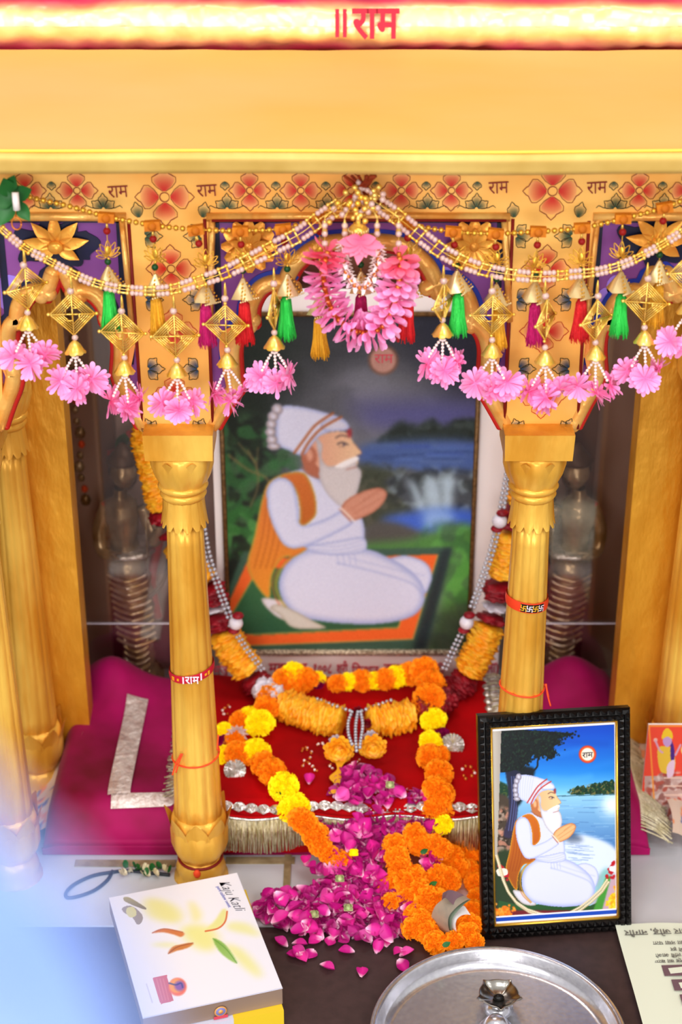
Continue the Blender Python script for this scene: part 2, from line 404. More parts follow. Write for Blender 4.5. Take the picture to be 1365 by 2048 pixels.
sd = [(118, 553), (133, 583), (150, 602), (174, 597), (196, 618), (205, 650), (223, 664), (229, 700), (226, 750), (236, 780), (255, 815), (276, 857)]
sm_ = lobes([xz(*q) for q in sd], {2, 5, 8}); axl = xz(118, 553)[0]
lef = [(2 * axl - x, z) for x, z in sm_[::-1]] + sm_[1:]
mxx = 2 * CX
rig = [(mxx - x, z) for x, z in lef[::-1]]
def offs(line, d):
    out = []; n = len(line)
    for i in range(n):
        a = Vector((*line[max(0, i - 1)],)); b = Vector((*line[min(n - 1, i + 1)],)); t = (b - a).normalized()
        out.append((line[i][0] - t[1] * d, line[i][1] + t[0] * d))
    return out
zb = xz(683, 857)[1]; ztop = zl0 + .03; zf = xz(683, 434)[1]
# gold board: frieze + piers as one comb-shaped outline; bay rectangles cut out
lx = [xz(20, 440)[0] - .02, xz(245, 445)[0]]; cxr = [xz(424, 440)[0], xz(1010, 440)[0]]; rxr = [mxx - lx[1], mxx - lx[0]]
# piers narrow towards the bottom: pier sides at bottom = bracket tips
o_l = [-.80, .85]
comb = [(o_l[0], ztop), (o_l[1], ztop), (o_l[1], zb), (rig[-1][0], zb), (rxr[1], zf - .06), (rxr[1], zf), (rxr[0], zf), (rxr[0], zf - .06), (xz(1152, 857)[0], zb), (xz(1012, 857)[0], zb), (xz(1022, 650)[0], xz(0, 650)[1]),
        (cxr[1], zf), (cxr[0], zf), (xz(418, 650)[0], xz(0, 650)[1]), (xz(432, 857)[0], zb), (xz(292, 857)[0], zb), (lx[1], zf - .06), (lx[1], zf), (lx[0], zf), (lx[0], zf - .06), (lef[0][0], zb), (o_l[0], zb)]
mb = MB(); mb.ext(comb, -.004, .055, 'panel'); part('painted_board', mb, arc)
# spandrels: board behind, cut by the arches
for nm, line, x0, x1, flip in (('c', cen, cxr[0] - .03, cxr[1] + .03, 0), ('l', lef, lx[0] - .03, lx[1] + .03, 0), ('r', rig, rxr[0] - .03, rxr[1] + .03, 0)):
    bot = line[0][1]
    poly = [(x0, ztop - .05), (x1, ztop - .05), (x1, bot)] + [q for q in line[::-1]] + [(x0, bot)]
    sp = MB(); sp.ext(poly, .006, .040, 'purple'); spo = part('spandrel', sp, arc, label='purple spandrel round the cusped arch')
    # dark blue outline along arch and frame
    b1 = offs(line, .016); b2 = offs(line, .026)
    up = [q for q in range(len(line)) if line[q][1] > xz(0, 730)[1]]
    a, b = up[0], up[-1]
    nb = MB()
    nb.add([(q[0], .0030 + .00002 * i_, q[1]) for i_, q in enumerate(b1[a:b + 1])] + [(q[0], .0030 + .00002 * i_, q[1]) for i_, q in enumerate(b2[a:b + 1])], [(i, i + 1, i + 1 + (b - a + 1), i + (b - a + 1)) for i in range(b - a)], 'blue' if nm != 'l' else 'navy', False)
    fx0, fx1 = x0 + .03, x1 - .03; w = .009
    for (ax0, ax1, az0, az1) in ((fx0, fx1, zf - w, zf), (fx0, fx0 + w, xz(0, 640)[1], zf), (fx1 - w, fx1, xz(0, 640)[1], zf)):
        nb.box(((ax0 + ax1) / 2, .0052, (az0 + az1) / 2), (ax1 - ax0, .002, az1 - az0), 'navy')
    part('navy_outline', nb, arc)
    # lilac patches of paint low in the spandrel
    # gold moulding following the arch
    mo = MB(); rad = .0112
    def ring(line, off, rad, y, mname, mbx, k=8):
        segs = [[line[0]]]
        for i in range(1, len(line)):
            segs[-1].append(line[i])
            if i < len(line) - 1:
                u = Vector(line[i]) - Vector(line[i - 1]); w = Vector(line[i + 1]) - Vector(line[i])
                if u.angle(w, 0) > .7: segs.append([line[i]])
        for sg in segs:
            if len(sg) < 2: continue
            pts = offs(sg, off); mbx.tube([(q[0], y, q[1]) for q in pts], rad, mname, k, cap=False)
            for j_, e in enumerate((pts[0], pts[-1])): mbx.sphere((e[0], y + .0003 * j_, e[1]), rad * (.99 - .03 * j_), mname, 14)
    ring(line, .0095, rad, .004, 'mould', mo, 10); part('arch_moulding', mo, arc)
    rd = MB(); ring(line, -.0022, .0048, .008, 'red', rd, 6); part('red_edge', rd, arc)
    # bracket fill (peach) between moulding and pier at the bottom
    for side in (0, 1):
        pb = MB()
        seg = [q for q in line if q[1] < xz(0, 655)[1]]; mid = (line[0][0] + line[-1][0]) / 2
        seg = [q for q in seg if (q[0] > mid) == bool(side)]
        if side == 0: seg = seg[::-1]
        s_ = 1 if side else -1
        outer = [(q[0] + s_ * max(.004, .034 - .030 * i / len(seg)), q[1]) for i, q in enumerate(seg)]
        pb.ext(seg + outer[::-1], .0, .045, 'peach'); part('bracket', pb, arc)
# frame mouldings round each bay
def bar(mbx, a, b, r, mname, y=-.006):
    mbx.tube([(a[0], y, a[1]), ((a[0] + b[0]) / 2, y, (a[1] + b[1]) / 2 + .0006), (b[0], y, b[1])], r, mname, 6)
fm = MB()
for x0, x1 in (cxr, lx, rxr):
    bar(fm, (x0 - .006, zf + .002), (x1 + .006, zf + .002), .006, 'mould')
bar(fm, (cxr[0] + .001, zf), xz(421, 640), .0045, 'mould'); bar(fm, (cxr[1] - .001, zf), xz(1019, 640), .0045, 'mould')
bar(fm, (lx[1], zf), xz(264, 640), .004, 'mould'); bar(fm, (rxr[0], zf), (mxx - xz(264, 640)[0], xz(0, 640)[1]), .004, 'mould')
part('frame_moulding', fm, arc)
rl = MB()
for a, b in (((410, 436), (427, 855)), ((1026, 436), (1008, 855)), ((258, 440), (286, 855)), ((1178, 440), (1155, 855))):
    bar(rl, xz(*a), xz(*b), .0022, 'dred', -.0045)
bar(rl, xz(425, 436), xz(1012, 436), .0018, 'dred', -.0115)
part('red_line', rl, arc)

# relief flowers
def relief(px, py, rad, n, kind):
    c = P(px, py, .0); mb = MB()
    if kind == 'sun':
        for ringi, (rr_, nn, yy) in enumerate(((1, n, 0), (.62, n - 2, -.006))):
            for k in range(nn):
                t = 2 * pi * k / nn + ringi * .3
                d = Vector((math.cos(t), -.15 - .1 * ringi, math.sin(t)))
                petal(mb, c + Vector((0, yy - .002, 0)) + d * rad * .15, d, Vector((0, -1, 0)), rad * .86 * rr_, rad * .5 * rr_, 'relief', -.1, 5)
        mb.sphere(c + Vector((0, -.008, 0)), rad * .2, 'relief', 10, (1, .6, 1))
    else:
        for t, L in ((90, 1), (45, .98), (135, .98), (8, 1.0), (172, 1.0), (-35, .8), (215, .8)):
            t = math.radians(t); d = Vector((math.cos(t), -.12, math.sin(t)))
            petal(mb, c + d * rad * .08, d, Vector((0, -1, 0)), rad * L, rad * .42, 'relief', -.12, 6, point=1)
        mb.sphere(c + Vector((0, -.006, -.002)), rad * .22, 'relief', 10, (1.2, .6, 1))
    part('relief_flower', mb, arc)
relief(499, 490, .036, 12, 'sun'); relief(948, 490, .036, 12, 'sun'); relief(112, 490, .040, 7, 'leaf'); relief(1318, 483, .040, 7, 'leaf')
# navy painted ground round leaf reliefs
for px, py in ((112, 492), (1318, 485)):
    mb = MB()
    c = xz(px, py); pts = []
    for k in range(60):
        t = 2 * pi * k / 60; r_ = .040 + .006 * math.cos(7 * t - .5) + (.012 if abs(math.sin(t)) < .5 else 0)
        pts.append((c[0] + r_ * math.cos(t), c[1] + r_ * .82 * math.sin(t)))
    mb.ext(pts, .0035, .006, 'navy'); part('navy_ground', mb, arc)
for px, py, w in ((20, 590, .02), (1215, 600, .012), (1235, 575, .012), (560, 560, .01), (890, 555, .01)):
    mb = MB(); c = xz(px, py); mb.ext([(c[0] + w * math.cos(t) * 1.1, c[1] + w * 1.3 * math.sin(t)) for t in [k * pi / 8 for k in range(16)]], .0055, .0065, 'lilac'); part('lilac_paint', mb, arc)

# painted motifs: filled petals with graded colour and a fine brush outline
mo = MB(); Yf = -.0048
def stroke2(pts, w, col, y=Yf - .0006):
    pts = [Vector((q[0], q[1])) for q in pts]; n = len(pts); vs = []
    for i in range(n):
        t = (pts[min(n - 1, i + 1)] - pts[max(0, i - 1)]).normalized(); ww = w * (.6 + .4 * math.sin(pi * i / (n - 1)))
        vs += [(pts[i][0] - t[1] * ww / 2, y, pts[i][1] + t[0] * ww / 2), (pts[i][0] + t[1] * ww / 2, y, pts[i][1] - t[0] * ww / 2)]
    mo.add(vs, [(2 * i, 2 * i + 1, 2 * i + 3, 2 * i + 2) for i in range(n - 1)], 'motif', False, cols=[col] * len(vs))
base_c = lin(h('ffd277'))
def mpetal(c, ang, L, W, cin, cout, line, r0=.2, lob=True):
    ca, sa = math.cos(ang), math.sin(ang)
    shp = [(r0, .06), (.34, .30), (.52, .46), (.68, .46), (.76, .30), (.80, .20), (.88, .15), (1.0, 0)] if lob else [(r0, .05), (.3, .3), (.55, .42), (.8, .28), (1, 0)]
    top = [(u * L, v * W) for u, v in shp]; pts = top + [(u, -v) for u, v in top[::-1][1:]]
    def tr(q): return [(c[0] + (u * ca - v * sa), c[1] + (u * sa + v * ca)) for u, v in q]
    n = len(pts)
    def mixc(t): return tuple(cin[k] + (cout[k] - cin[k]) * max(0, min(1, t)) for k in range(3))
    # colour strongest beside the flower centre, fading into the gold ground
    vs = []; cc = []; NR = 7; NC = 6
    for i in range(NR + 1):
        u = r0 + (.80 - r0) * i / NR; w = np.interp(u, [a for a, b in shp], [b for a, b in shp]) * W * .86
        for k in range(NC + 1):
            v = (k / NC * 2 - 1); q = tr([(u * L, v * w)])[0]; vs.append((q[0], Yf, q[1])); cc.append(mixc(((u - r0) / (.80 - r0)) ** 2.0 * .85 + abs(v) ** 3 * .30))
    mo.add(vs, [(i * (NC + 1) + k, i * (NC + 1) + k + 1, (i + 1) * (NC + 1) + k + 1, (i + 1) * (NC + 1) + k) for i in range(NR) for k in range(NC)], 'motif', False, cols=cc)
    stroke2(tr(pts), .0010, line)
RD = lin(h('d4200e')); RP = lin(h('ffc478')); RL = lin(h('8c1c10')); GD = lin(h('0a4c38')); GP = lin(h('ffcf78')); GL = lin(h('20301c')); BD = lin(h('044468')); BP = lin(h('f8cc80'))
def flower(px, py, s, rl=RL, base=pi / 2, n=4):
    c = xz(px, py)
    for k in range(n): mpetal(c, base + k * 2 * pi / n, s * 1.06, s * .92, RD, RP, rl)
    stroke2([(c[0] + s * .17 * math.cos(t), c[1] + s * .17 * math.sin(t)) for t in [k * pi / 8 for k in range(17)]], .0012, rl, Yf - .001)
def tref(px, py, s, base=pi / 2, a=GD, b=GP, sp=.95):
    c = xz(px, py)
    for k, L in ((-1, .85), (0, 1.0), (1, .85)): mpetal(c, base + k * sp, s * L * 1.12, s * .66, a, b, GL, .12)
    if sp > .9:
        for k in (-1, 1):
            stroke2([(c[0] + s * math.cos(base + k * t) * u, c[1] + s * math.sin(base + k * t) * u) for t, u in ((1.5, .3), (1.45, .8), (1.35, 1.15), (1.5, 1.3))], .001, GL)
for x in (155, 500, 602, 702, 803, 903, 1278, 1378, 52): flower(x, 379, .0255)
flower(330, 392, .036); flower(1105, 380, .036)
for x in (103, 208, 455, 555, 655, 755, 855, 953, 1230, 1326): tref(x, 416, .019, pi / 2, GD, GP)
for x in (103, 450, 552, 652, 752, 853, 955, 1228, 1326): 
    c = xz(x, 357); mpetal(c, -pi / 2, .014, .012, GD, GP, GL)
for x in (215, 268, 380, 1050, 1150): pass
for (cx0, s_) in ((343, 1), (1092, -1)):
    for i, py in enumerate((535, 660, 790)):
        flower(cx0 + s_ * (i * 4), py, .031, RL if i == 0 else lin(h('c83c24')))
    for py, w in ((470, 58), (597, 56), (735, 52)):
        for k in (-1, 1):
            tref(cx0 + s_ * 4 + k * w, py, .022, pi / 2 + k * pi / 2, BD if py > 500 else GD, BP if py > 500 else GP, .85)
    for k in (-1, 1):
        c = xz(cx0 + s_ * 8 + k * 45, 862); tref(cx0 + s_ * 8 + k * 48, 858, .017, pi / 2 - k * .35, BD, BP, .8)
        c = xz(cx0 + k * 62, 440); mpetal(c, pi / 2 - k * .2, .026, .016, GD, GP, GL)
part('painted_motif', mo, arc, kind='stuff')
for x, y in ((236, 381), (414, 379), (998, 373), (1195, 373)):
    p = P(x, y + 1, -.006); text('lettering', 'राम', .024, 'darkredink', (p[0], -.0062, p[2] - .001), (pi / 2, -.06, 0), arc, .0004, offset=-.0001, fit=40 / SC(380))

# ================================================================ PILLARS
def pillar(x, y, name, label, group, top=None, s=1.0, abacus=True, collar_up=0):
    t = thing(name, label, 'pillar', (x, y, 0), group)
    z = lambda py: Z(py, 0)
    def w(py, px): return px / SC(py, 0) / 2
    fl_ = lambda amp, n, ph=0: (lambda r, zz, th, i: (r * (1 + amp * (abs(math.cos(n * th / 2 + ph)) * 2 - 1)), zz))
    c = (x, y, 0)
    if abacus:
        mb = MB(); z0, z1 = z(896), z(845)
        mb.box((x, y, (z0 + z1) / 2), (.092, .085, z1 - z0), 'gold', taper=1.03); part('abacus', mb, t)
    # capital bulb with lotus leaves
    mb = MB(); prof = [(w(970, 88), z(970)), (w(960, 96), z(960)), (w(945, 112), z(945)), (w(925, 124), z(925)), (w(905, 126), z(905)), (w(897, 122), z(896))]
    mb.lathe(prof, 'gold', 64, c=c, fn=lambda r, zz, th, i: (r * (1 + (.07 * (abs(math.cos(4 * th)) - .6) if 0 < i < 5 else 0)), zz))
    for k in range(8):
        a = k * pi / 4 + pi / 8; d = Vector((math.cos(a), math.sin(a), 0))
        petal(mb, Vector((x, y, z(955))) + d * w(955, 98), Vector((d[0] * .30, d[1] * .30, 1)), d, z(899) - z(955), .036, 'gold', .02, 6, point=.9, cup=-.3)
    part('capital', mb, t)
    mb = MB()
    for py, px, rr_ in ((968, 94, .0055), (984, 84, .007)):
        n_ = 40; R0 = w(py, px); mb.lathe([(R0 - rr_, z(py) - rr_), (R0, z(py) - rr_ * .9), (R0 + rr_ * .5, z(py)), (R0, z(py) + rr_ * .9), (R0 - rr_, z(py) + rr_)], 'gold', 40, c=c)
    part('neck_ring', mb, t)
    mb = MB()   # drooping leaf collar
    mb.lathe([(w(1040, 74), z(1035)), (w(1000, 78), z(1005)), (w(985, 72), z(985))], 'gold', 24, c=c)
    for k in range(14):
        a = k * 2 * pi / 14; d = Vector((math.cos(a), math.sin(a), 0)); L = z(988) - z(1048)
        petal(mb, Vector((x, y, z(986))) + d * w(985, 84), Vector((d[0] * .02, d[1] * .02, -1)), d, L, .0190, 'gold', .08, 6, cup=-.4)
    part('leaf_collar', mb, t)
    mb = MB(); N = 14; prof = []
    for i in range(N + 1):
        py = 1035 + (1640 - 1035) * i / N; prof.append((w(py, 72 + 24 * i / N), z(py)))
    mb.lathe(prof[::-1], 'gold', 96, c=c, fn=lambda r, zz, th, i: (r * (1 + .075 * (abs(math.sin(6 * th)) ** .5 - .75) + .02 * max(0, math.cos(12 * th)) ** 6) * (1 + .004 * noise.noise(Vector((th * 3, zz * 40, x * 9)))), zz))
    part('shaft', mb, t)
    mb = MB()   # base calyx
    prof = [(w(1708, 80), z(1708)), (w(1695, 100), z(1695)), (w(1680, 112), z(1680)), (w(1655, 114), z(1655)), (w(1630, 108), z(1632)), (w(1618, 100), z(1622))]
    mb.lathe(prof, 'gold', 64, c=c, fn=lambda r, zz, th, i: (r * (1 + (.05 * (abs(math.cos(4 * th)) - .6))), zz))
    for k in range(8):
        a = k * pi / 4 + pi / 8 * 0 - pi / 2; d = Vector((math.cos(a), math.sin(a), 0))
        petal(mb, Vector((x, y, z(1690))) + d * w(1685, 104), Vector((d[0] * .03, d[1] * .03, 1)), d, z(1610) - z(1690), .040, 'gold', .13, 7, point=.85, cup=-.25)
    part('base_calyx', mb, t)
    mb = MB()
    prof = [(w(1775, 108), z(1775) * 0 + .0005), (w(1760, 108), z(1752)), (w(1745, 106), z(1745)), (w(1738, 90), z(1738)), (w(1728, 98), z(1730)), (w(1716, 92), z(1718)), (w(1706, 76), z(1706))]
    mb.lathe(prof, 'gold', 48, c=c, fn=lambda r, zz, th, i: (r * (1 + .05 * noise.noise(Vector((math.cos(th) * 3, math.sin(th) * 3, i * .7 + x)))), zz + (.003 * noise.noise(Vector((th, i, 3))) if i > 0 else 0)))
    part('base', mb, t)
    return t
g_ = 'front pillars of the shrine'
pA = pillar(PL, 0, 'pillar', 'fluted gold pillar with a red lettered band, standing behind the white sweets box', g_)
pB = pillar(PR, 0, 'pillar', 'fluted gold pillar with a swastika band, standing behind the black framed picture', g_)
pC = pillar(PO, 0, 'pillar', 'fluted gold pillar at the far left edge, nearer than the column on the embossed gold slab', g_)
# rear row: engaged columns on slabs
for sx, lab in ((-1, 'left'), (1, 'right')):
    x = CX + sx * .535
    t = pillar(x, .24, 'pillar', 'blurred gold rear pillar %s, before an embossed gold slab' % ('at the left edge' if sx < 0 else 'behind the small orange picture'), None)
    mb = MB(); z0 = Z(845); mb.box((x, .24, z0 + .08), (.07, .07, .16), 'maroonpaint'); part('impost', mb, t, label='maroon painted block above the capital')
    s0 = CX + sx * (.438 if sx > 0 else .452); s1 = CX + sx * .75
    mb = MB(); mb.box(((s0 + s1) / 2, .31, .64), (abs(s1 - s0), .05, 1.28), 'goldslab')
    for k in range(9):
        for q in range(3):
            zz = .2 + k * .09 + .02 * R.random(); xx = s0 + sx * (.03 + .03 * q + .01 * R.random())
            mb.sphere((xx, .287, zz), .004 + .005 * R.random(), 'goldslab', 7, (1 + R.random(), .22, 1.2 + R.random()))
    o = solo('wall_slab', mb, 'embossed dark gold slab behind the %s rear pillar' % lab, 'slab')
# bands and threads tied round the pillars
def band(x, y, py, h_, mname, name, label, tilt=0, extra=None):
    z = Z(py); r = (72 + 24 * (py - 1035) / 605) / SC(py) / 2 + .0022
    t = thing(name, label, 'band', (x, y - r, z)); mb = MB()
    mb.lathe([(r, -h_ / 2), (r + .001, 0), (r, h_ / 2)], mname, 48, c=(x, y, z), cap=False, fn=lambda rr_, zz, th, i: (rr_, zz + tilt * math.cos(th)))
    part('ribbon', mb, t); return t, r, z
def on_cyl(mbx, x, y, r, z, pts, mname, tilt=0):
    """small quads on the cylinder face: (u along arc, v up, w, h)"""
    for u, v, w_, h_ in pts:
        vs = [];
        for (a, b) in ((-.5, -.5), (.5, -.5), (.5, .5), (-.5, .5)):
            th = -pi / 2 + (u + a * w_) / r; vs.append((x + r * math.cos(th), y + r * math.sin(th), z + v + b * h_ + tilt * math.cos(th)))
        mbx.add(vs, [(0, 1, 2, 3)], mname, False)
t, r, z = band(PL, 0, 1335, .0125, 'redink', 'woven_band', 'red woven band with white lettering, tied round the pillar behind the sweets box', .006)
for b_ in ((-.010, 0, .0025, .012), (.017, 0, .0025, .012)):
    mb = MB(); on_cyl(mb, PL, 0, r + .0012, z, [b_], 'swwhite', .006); part('white_bar', mb, t)
for b_ in ((-.019, 0, .004, .004), (-.029, 0, .006, .007), (.025, 0, .004, .004), (.031, 0, .004, .007)):
    mb = MB(); on_cyl(mb, PL, 0, r + .0012, z, [b_], 'satin', .006); part('yellow_diamond', mb, t)
text('lettering', 'राम', .0185, 'swwhite', (PL + .0035, -(r + .0016), z - .0002), (pi / 2, -.02, 0), t, .0005, offset=.0003, fit=.0205)
t, r, z = band(PR, 0, 1196, .016, 'swred', 'woven_band', 'orange and black woven band with swastika marks, tied round the right pillar', -.003)
mb = MB(); on_cyl(mb, PR, 0, r + .0010, z, [(-.001 + .0045 * k, 0, .0046, .0125) for k in range(-2, 6)], 'swblack', -.003); part('black_patch', mb, t)
mb = MB()
for k, cx_ in enumerate((-.008, .001, .010, .019)):
    u = .0013; S = [(0, 0, .008, u), (0, 0, u, .008), (.0028, .0035, .0056, u), (-.0028, -.0035, .0056, u), (-.0035, .0028, u, .0056), (.0035, -.0028, u, .0056)]
    on_cyl(mb, PR, 0, r + .0016, z, [(cx_ + a, b, c_, d_) for a, b, c_, d_ in S], 'ribbon' if k % 2 == 0 else 'swwhite', -.003)
part('swastika_mark', mb, t)
def threadring(x, py, mname, label, tail, tilt=.003):
    r = (72 + 24 * (py - 1035) / 605) / SC(py) / 2 + .0014; z = Z(py)
    t = thing('sacred_thread', label, 'thread', (x, -r, z)); mb = MB()
    ps = [(x + r * math.cos(a), r * math.sin(a), z + tilt * math.cos(a) + .0012 * math.sin(2 * a)) for a in [k * 2 * pi / 40 for k in range(41)]]
    mb.tube(ps, .0013, mname, 6); part('loop', mb, t)
    for q in tail:
        mb = MB(); mb.tube(cr([P(*w_, -r - .001) for w_ in q], 6), .0014, mname, 5); part('tail', mb, t)
threadring(PL, 1508, 'thread', 'thin orange thread tied round the pillar behind the sweets box, below its red band', [[(365, 1508), (358, 1525), (352, 1545)], [(362, 1508), (352, 1528), (345, 1550)], [(435, 1500), (437, 1470)]], .004)
threadring(PR, 1370, 'thread', 'thin orange thread tied round the right pillar just above the black frame', [[(1093, 1368), (1096, 1390), (1102, 1412)], [(1092, 1368), (1098, 1395)]], -.002)
r = .0335; z = Z(1712); t = thing('sacred_thread', 'dark red thread with a knot round the foot of the pillar behind the sweets box', 'thread', (PL, -r, z)); mb = MB()
mb.tube([(PL + r * math.cos(a), r * math.sin(a), z) for a in [k * 2 * pi / 30 for k in range(31)]], .0024, 'dred', 6); part('loop', mb, t)
mb = MB(); mb.sphere((PL - .003, -r - .003, z - .006), .006, 'thread', 8, (1, .7, 1.3)); part('knot', mb, t)
# ================================================================ HANGING BEAD STRINGS (torans)
YT = -.075      # plane in which the lower string hangs, under the canopy lip
YU = -.060
# ---- prototypes in local coordinates (origin at the hook, hanging down -z)
def proto_meshes():
    q = {}
    s = 1 / 1560.0       # photo pixel at this distance
    mb = MB(); mb.lathe([(.0022, -.018), (.0016, -.006), (.0006, 0)], 'brass', 8); q['hook'] = mb.mesh('hook')
    mb = MB(); mb.sphere((0, 0, 0), .0048, 'crystal', 10); q['bead'] = mb.mesh('bead')
    # woven square frame standing on its corner (radius 45 px)
    mb = MB(); Rr = .0285
    for k in range(5):
        r = Rr * (1 - .125 * k); c = [(0, 0, r), (r, 0, 0), (0, 0, -r), (-r, 0, 0)]
        for i in range(4): mb.tube([c[i], c[(i + 1) % 4]], .00085 if k else .0013, 'brass', 5)
    for a in ((0, 1), (1, 0)): mb.tube([(-a[0] * Rr, -.001, -a[1] * Rr), (a[0] * Rr, -.001, a[1] * Rr)], .0011, 'brass', 5)
    u = Rr * .30
    for (a, b) in (((-u, u * .1), (-u, u)), ((0, u), (u, u)), ((u, 0), (u, -u)), ((0, -u), (-u, -u)), ((-u, 0), (-u, u)), ((0, 0), (u, 0))):
        mb.tube([(a[0], -.0015, a[1]), (b[0], -.0015, b[1])], .0011, 'brass', 5)
    for c in ((Rr + .002, 0, 0), (-Rr - .002, 0, 0), (0, 0, Rr + .002), (0, 0, -Rr - .002)): mb.sphere(c, .0026, 'brass', 8)
    for i in range(4):   # bead edging
        c = [(0, 0, Rr), (Rr, 0, 0), (0, 0, -Rr), (-Rr, 0, 0)]; a = Vector(c[i]); b = Vector(c[(i + 1) % 4])
        for k in range(1, 18): mb.sphere(a.lerp(b, k / 18) + Vector((0, -.0012, 0)), .0009, 'brass', 4)
    q['diamond'] = mb.mesh('diamond')
    mb = MB(); prof = [(.0015, .010), (.003, .009), (.0068, .005), (.0095, 0), (.0125, -.0045), (.0135, -.0055)]
    mb.lathe(prof[::-1], 'brass', 32, cap=False, fn=lambda r, z, t, i: (r * (1 + .07 * abs(math.sin(4 * t)) * (1 - i / 6)), z - .0015 * abs(math.sin(4 * t)) * (i < 2))); mb.sphere((0, 0, .011), .002, 'brass', 6)
    q['bell'] = mb.mesh('bell')
    # three pearl strands ending in pink flowers
    mb = MB()
    ends = [(-.018, -.006, -.030), (.002, -.010, -.036), (.018, -.004, -.029)]
    for e in ends:
        p = cr([(0, 0, 0), (e[0] * .45, e[1] * .3, e[2] * .4), e], 6)
        for v in resample(p, .0045): mb.sphere(v, .0023, 'pearl', 7)
    q['strand'] = mb.mesh('pearl_strand')
    for vi in range(4):
        mb = MB(); rr = random.Random(vi)
        a0 = lin(h('ff78b4')); a1 = lin(h('ffb4e4'))
        for fan in range(3):     # folded scalloped discs
            a_ = Vector((rr.uniform(-.5, .5), -1, rr.uniform(-.2, .6))).normalized() if fan < 2 else Vector((rr.uniform(-.3, .3), -.5, 1)).normalized()
            u_ = a_.cross(Vector((0, 0, 1)).lerp(Vector((1, 0, 0)), .2)).normalized(); v_ = a_.cross(u_).normalized(); ph = rr.uniform(0, 6); span = (5.2, 3.6, 5.6)[fan]; n = (13, 9, 14)[fan]
            for k in range(n):
                t = ph + span * k / n; d = u_ * math.cos(t) + v_ * math.sin(t) - a_ * rr.uniform(-.35, .1) + Vector((0, 0, -.12))
                rpetal(mb, Vector((0, 0, 0)) + a_ * .001 * fan, d, a_, rr.uniform(.018, .024), rr.uniform(.0058, .0074), 'pink', rr.uniform(-.05, .25), a0, a1)
        q['flower%d' % vi] = mb.mesh('flower')
    # lotus charm of wire petals
    mb = MB()
    def wire(pts, r=.0007): mb.tube(cr([(p[0], 0, p[1]) for p in pts], 5), r, 'brassd', 5)
    for a, L, W in ((0, .022, .008), (.5, .021, .007), (-.5, .021, .007), (.95, .019, .006), (-.95, .019, .006), (1.35, .0165, .005), (-1.35, .0165, .005)):
        def tr(u, v): return (u * math.sin(a) + v * math.cos(a), -.011 + u * math.cos(a) - v * math.sin(a))
        wire([tr(.002, 0), tr(L * .45, W * .5), tr(L * .8, W * .3), tr(L, 0), tr(L * .8, -W * .3), tr(L * .45, -W * .5), tr(.002, 0)])
    mb.sphere((0, 0, -.002), .005, 'brassd', 8, (.8, .3, 1.3)); mb.sphere((0, 0, -.013), .0022, 'brassd', 6)
    q['lotus'] = mb.mesh('lotus_charm')
    mb = MB(); mb.sphere((0, 0, 0), .0048, 'redbead', 10); q['redbead'] = mb.mesh('red_bead')
    mb = MB(); mb.sphere((0, 0, 0), .0045, 'greenbead', 10); q['greenbead'] = mb.mesh('green_bead')
    # filigree cone cap
    mb = MB(); hh = .025; w = .0185
    mb.lathe([(w, -hh), (.0022, 0)], 'cream', 4, cap=False, fn=lambda r, z, t, i: (r * 1.05, z))
    for row in range(5):
        zz = -hh * (.25 + .16 * row); ww = w * (.25 + .16 * row) * .72
        for k in range(row + 2): mb.lathe([(.0012, 0), (.0016, .0007), (.0012, .0012)], 'brassd', 8, Matrix.Translation((-ww + 2 * ww * k / (row + 1), -ww - .0004, zz)) @ Matrix.Rotation(pi / 2, 4, 'X'))
    for k in range(9): mb.sphere((-w * .74 + k * w * 1.48 / 8, -w * .74, -hh - .001), .0014, 'cream', 6)
    q['cone'] = mb.mesh('filigree_cap')
    for nm in ('tgreen', 'tyellow', 'tred', 'tmag'):
        mb = MB(); rr = random.Random(nm)
        prof = [(.0045, 0), (.0072, -.006), (.0082, -.018), (.0098, -.038), (.0112, -.048)]
        mb.lathe(prof, nm, 40, fn=lambda r, z, t, i: (r * (1 + .10 * math.sin(17 * t + i)) * .92, z + (.003 * math.sin(9 * t) if i == 4 else 0)))
        for k in range(130):
            t = rr.uniform(0, 2 * pi); e = rr.uniform(.9, 1.22)
            a = (.0065 * math.cos(t), .0065 * math.sin(t), -.004); b = (.0089 * math.cos(t), .0089 * math.sin(t), -.028); c = (.0108 * e * math.cos(t + .1), .0108 * e * math.sin(t + .1), -.047 - rr.uniform(0, .008))
            mb.tube(cr([a, b, c], 3), .00042, nm, 4)
        q[nm] = mb.mesh('tassel')
    return q
Q = proto_meshes()
def sub(name, me, parent, loc, rot=(0, 0, 0), sc=1.0, **props):
    """child given in the parent's own coordinates"""
    o = bpy.data.objects.new(name, me); COL.objects.link(o); o.parent = parent; o.location = loc; o.rotation_euler = rot
    o.scale = (sc, sc, sc) if not isinstance(sc, tuple) else sc
    for k, v in props.items(): o[k] = v
    return o
low = thing('bead_toran', 'lower toran of pink crystal beads and gold links with diamond pendants and pink flowers', 'toran', P(722, 400, YT))
upr = thing('bead_toran', 'upper toran of small gold beads with orange knots, lotus charms and coloured silk tassels', 'toran', P(722, 400, YU))
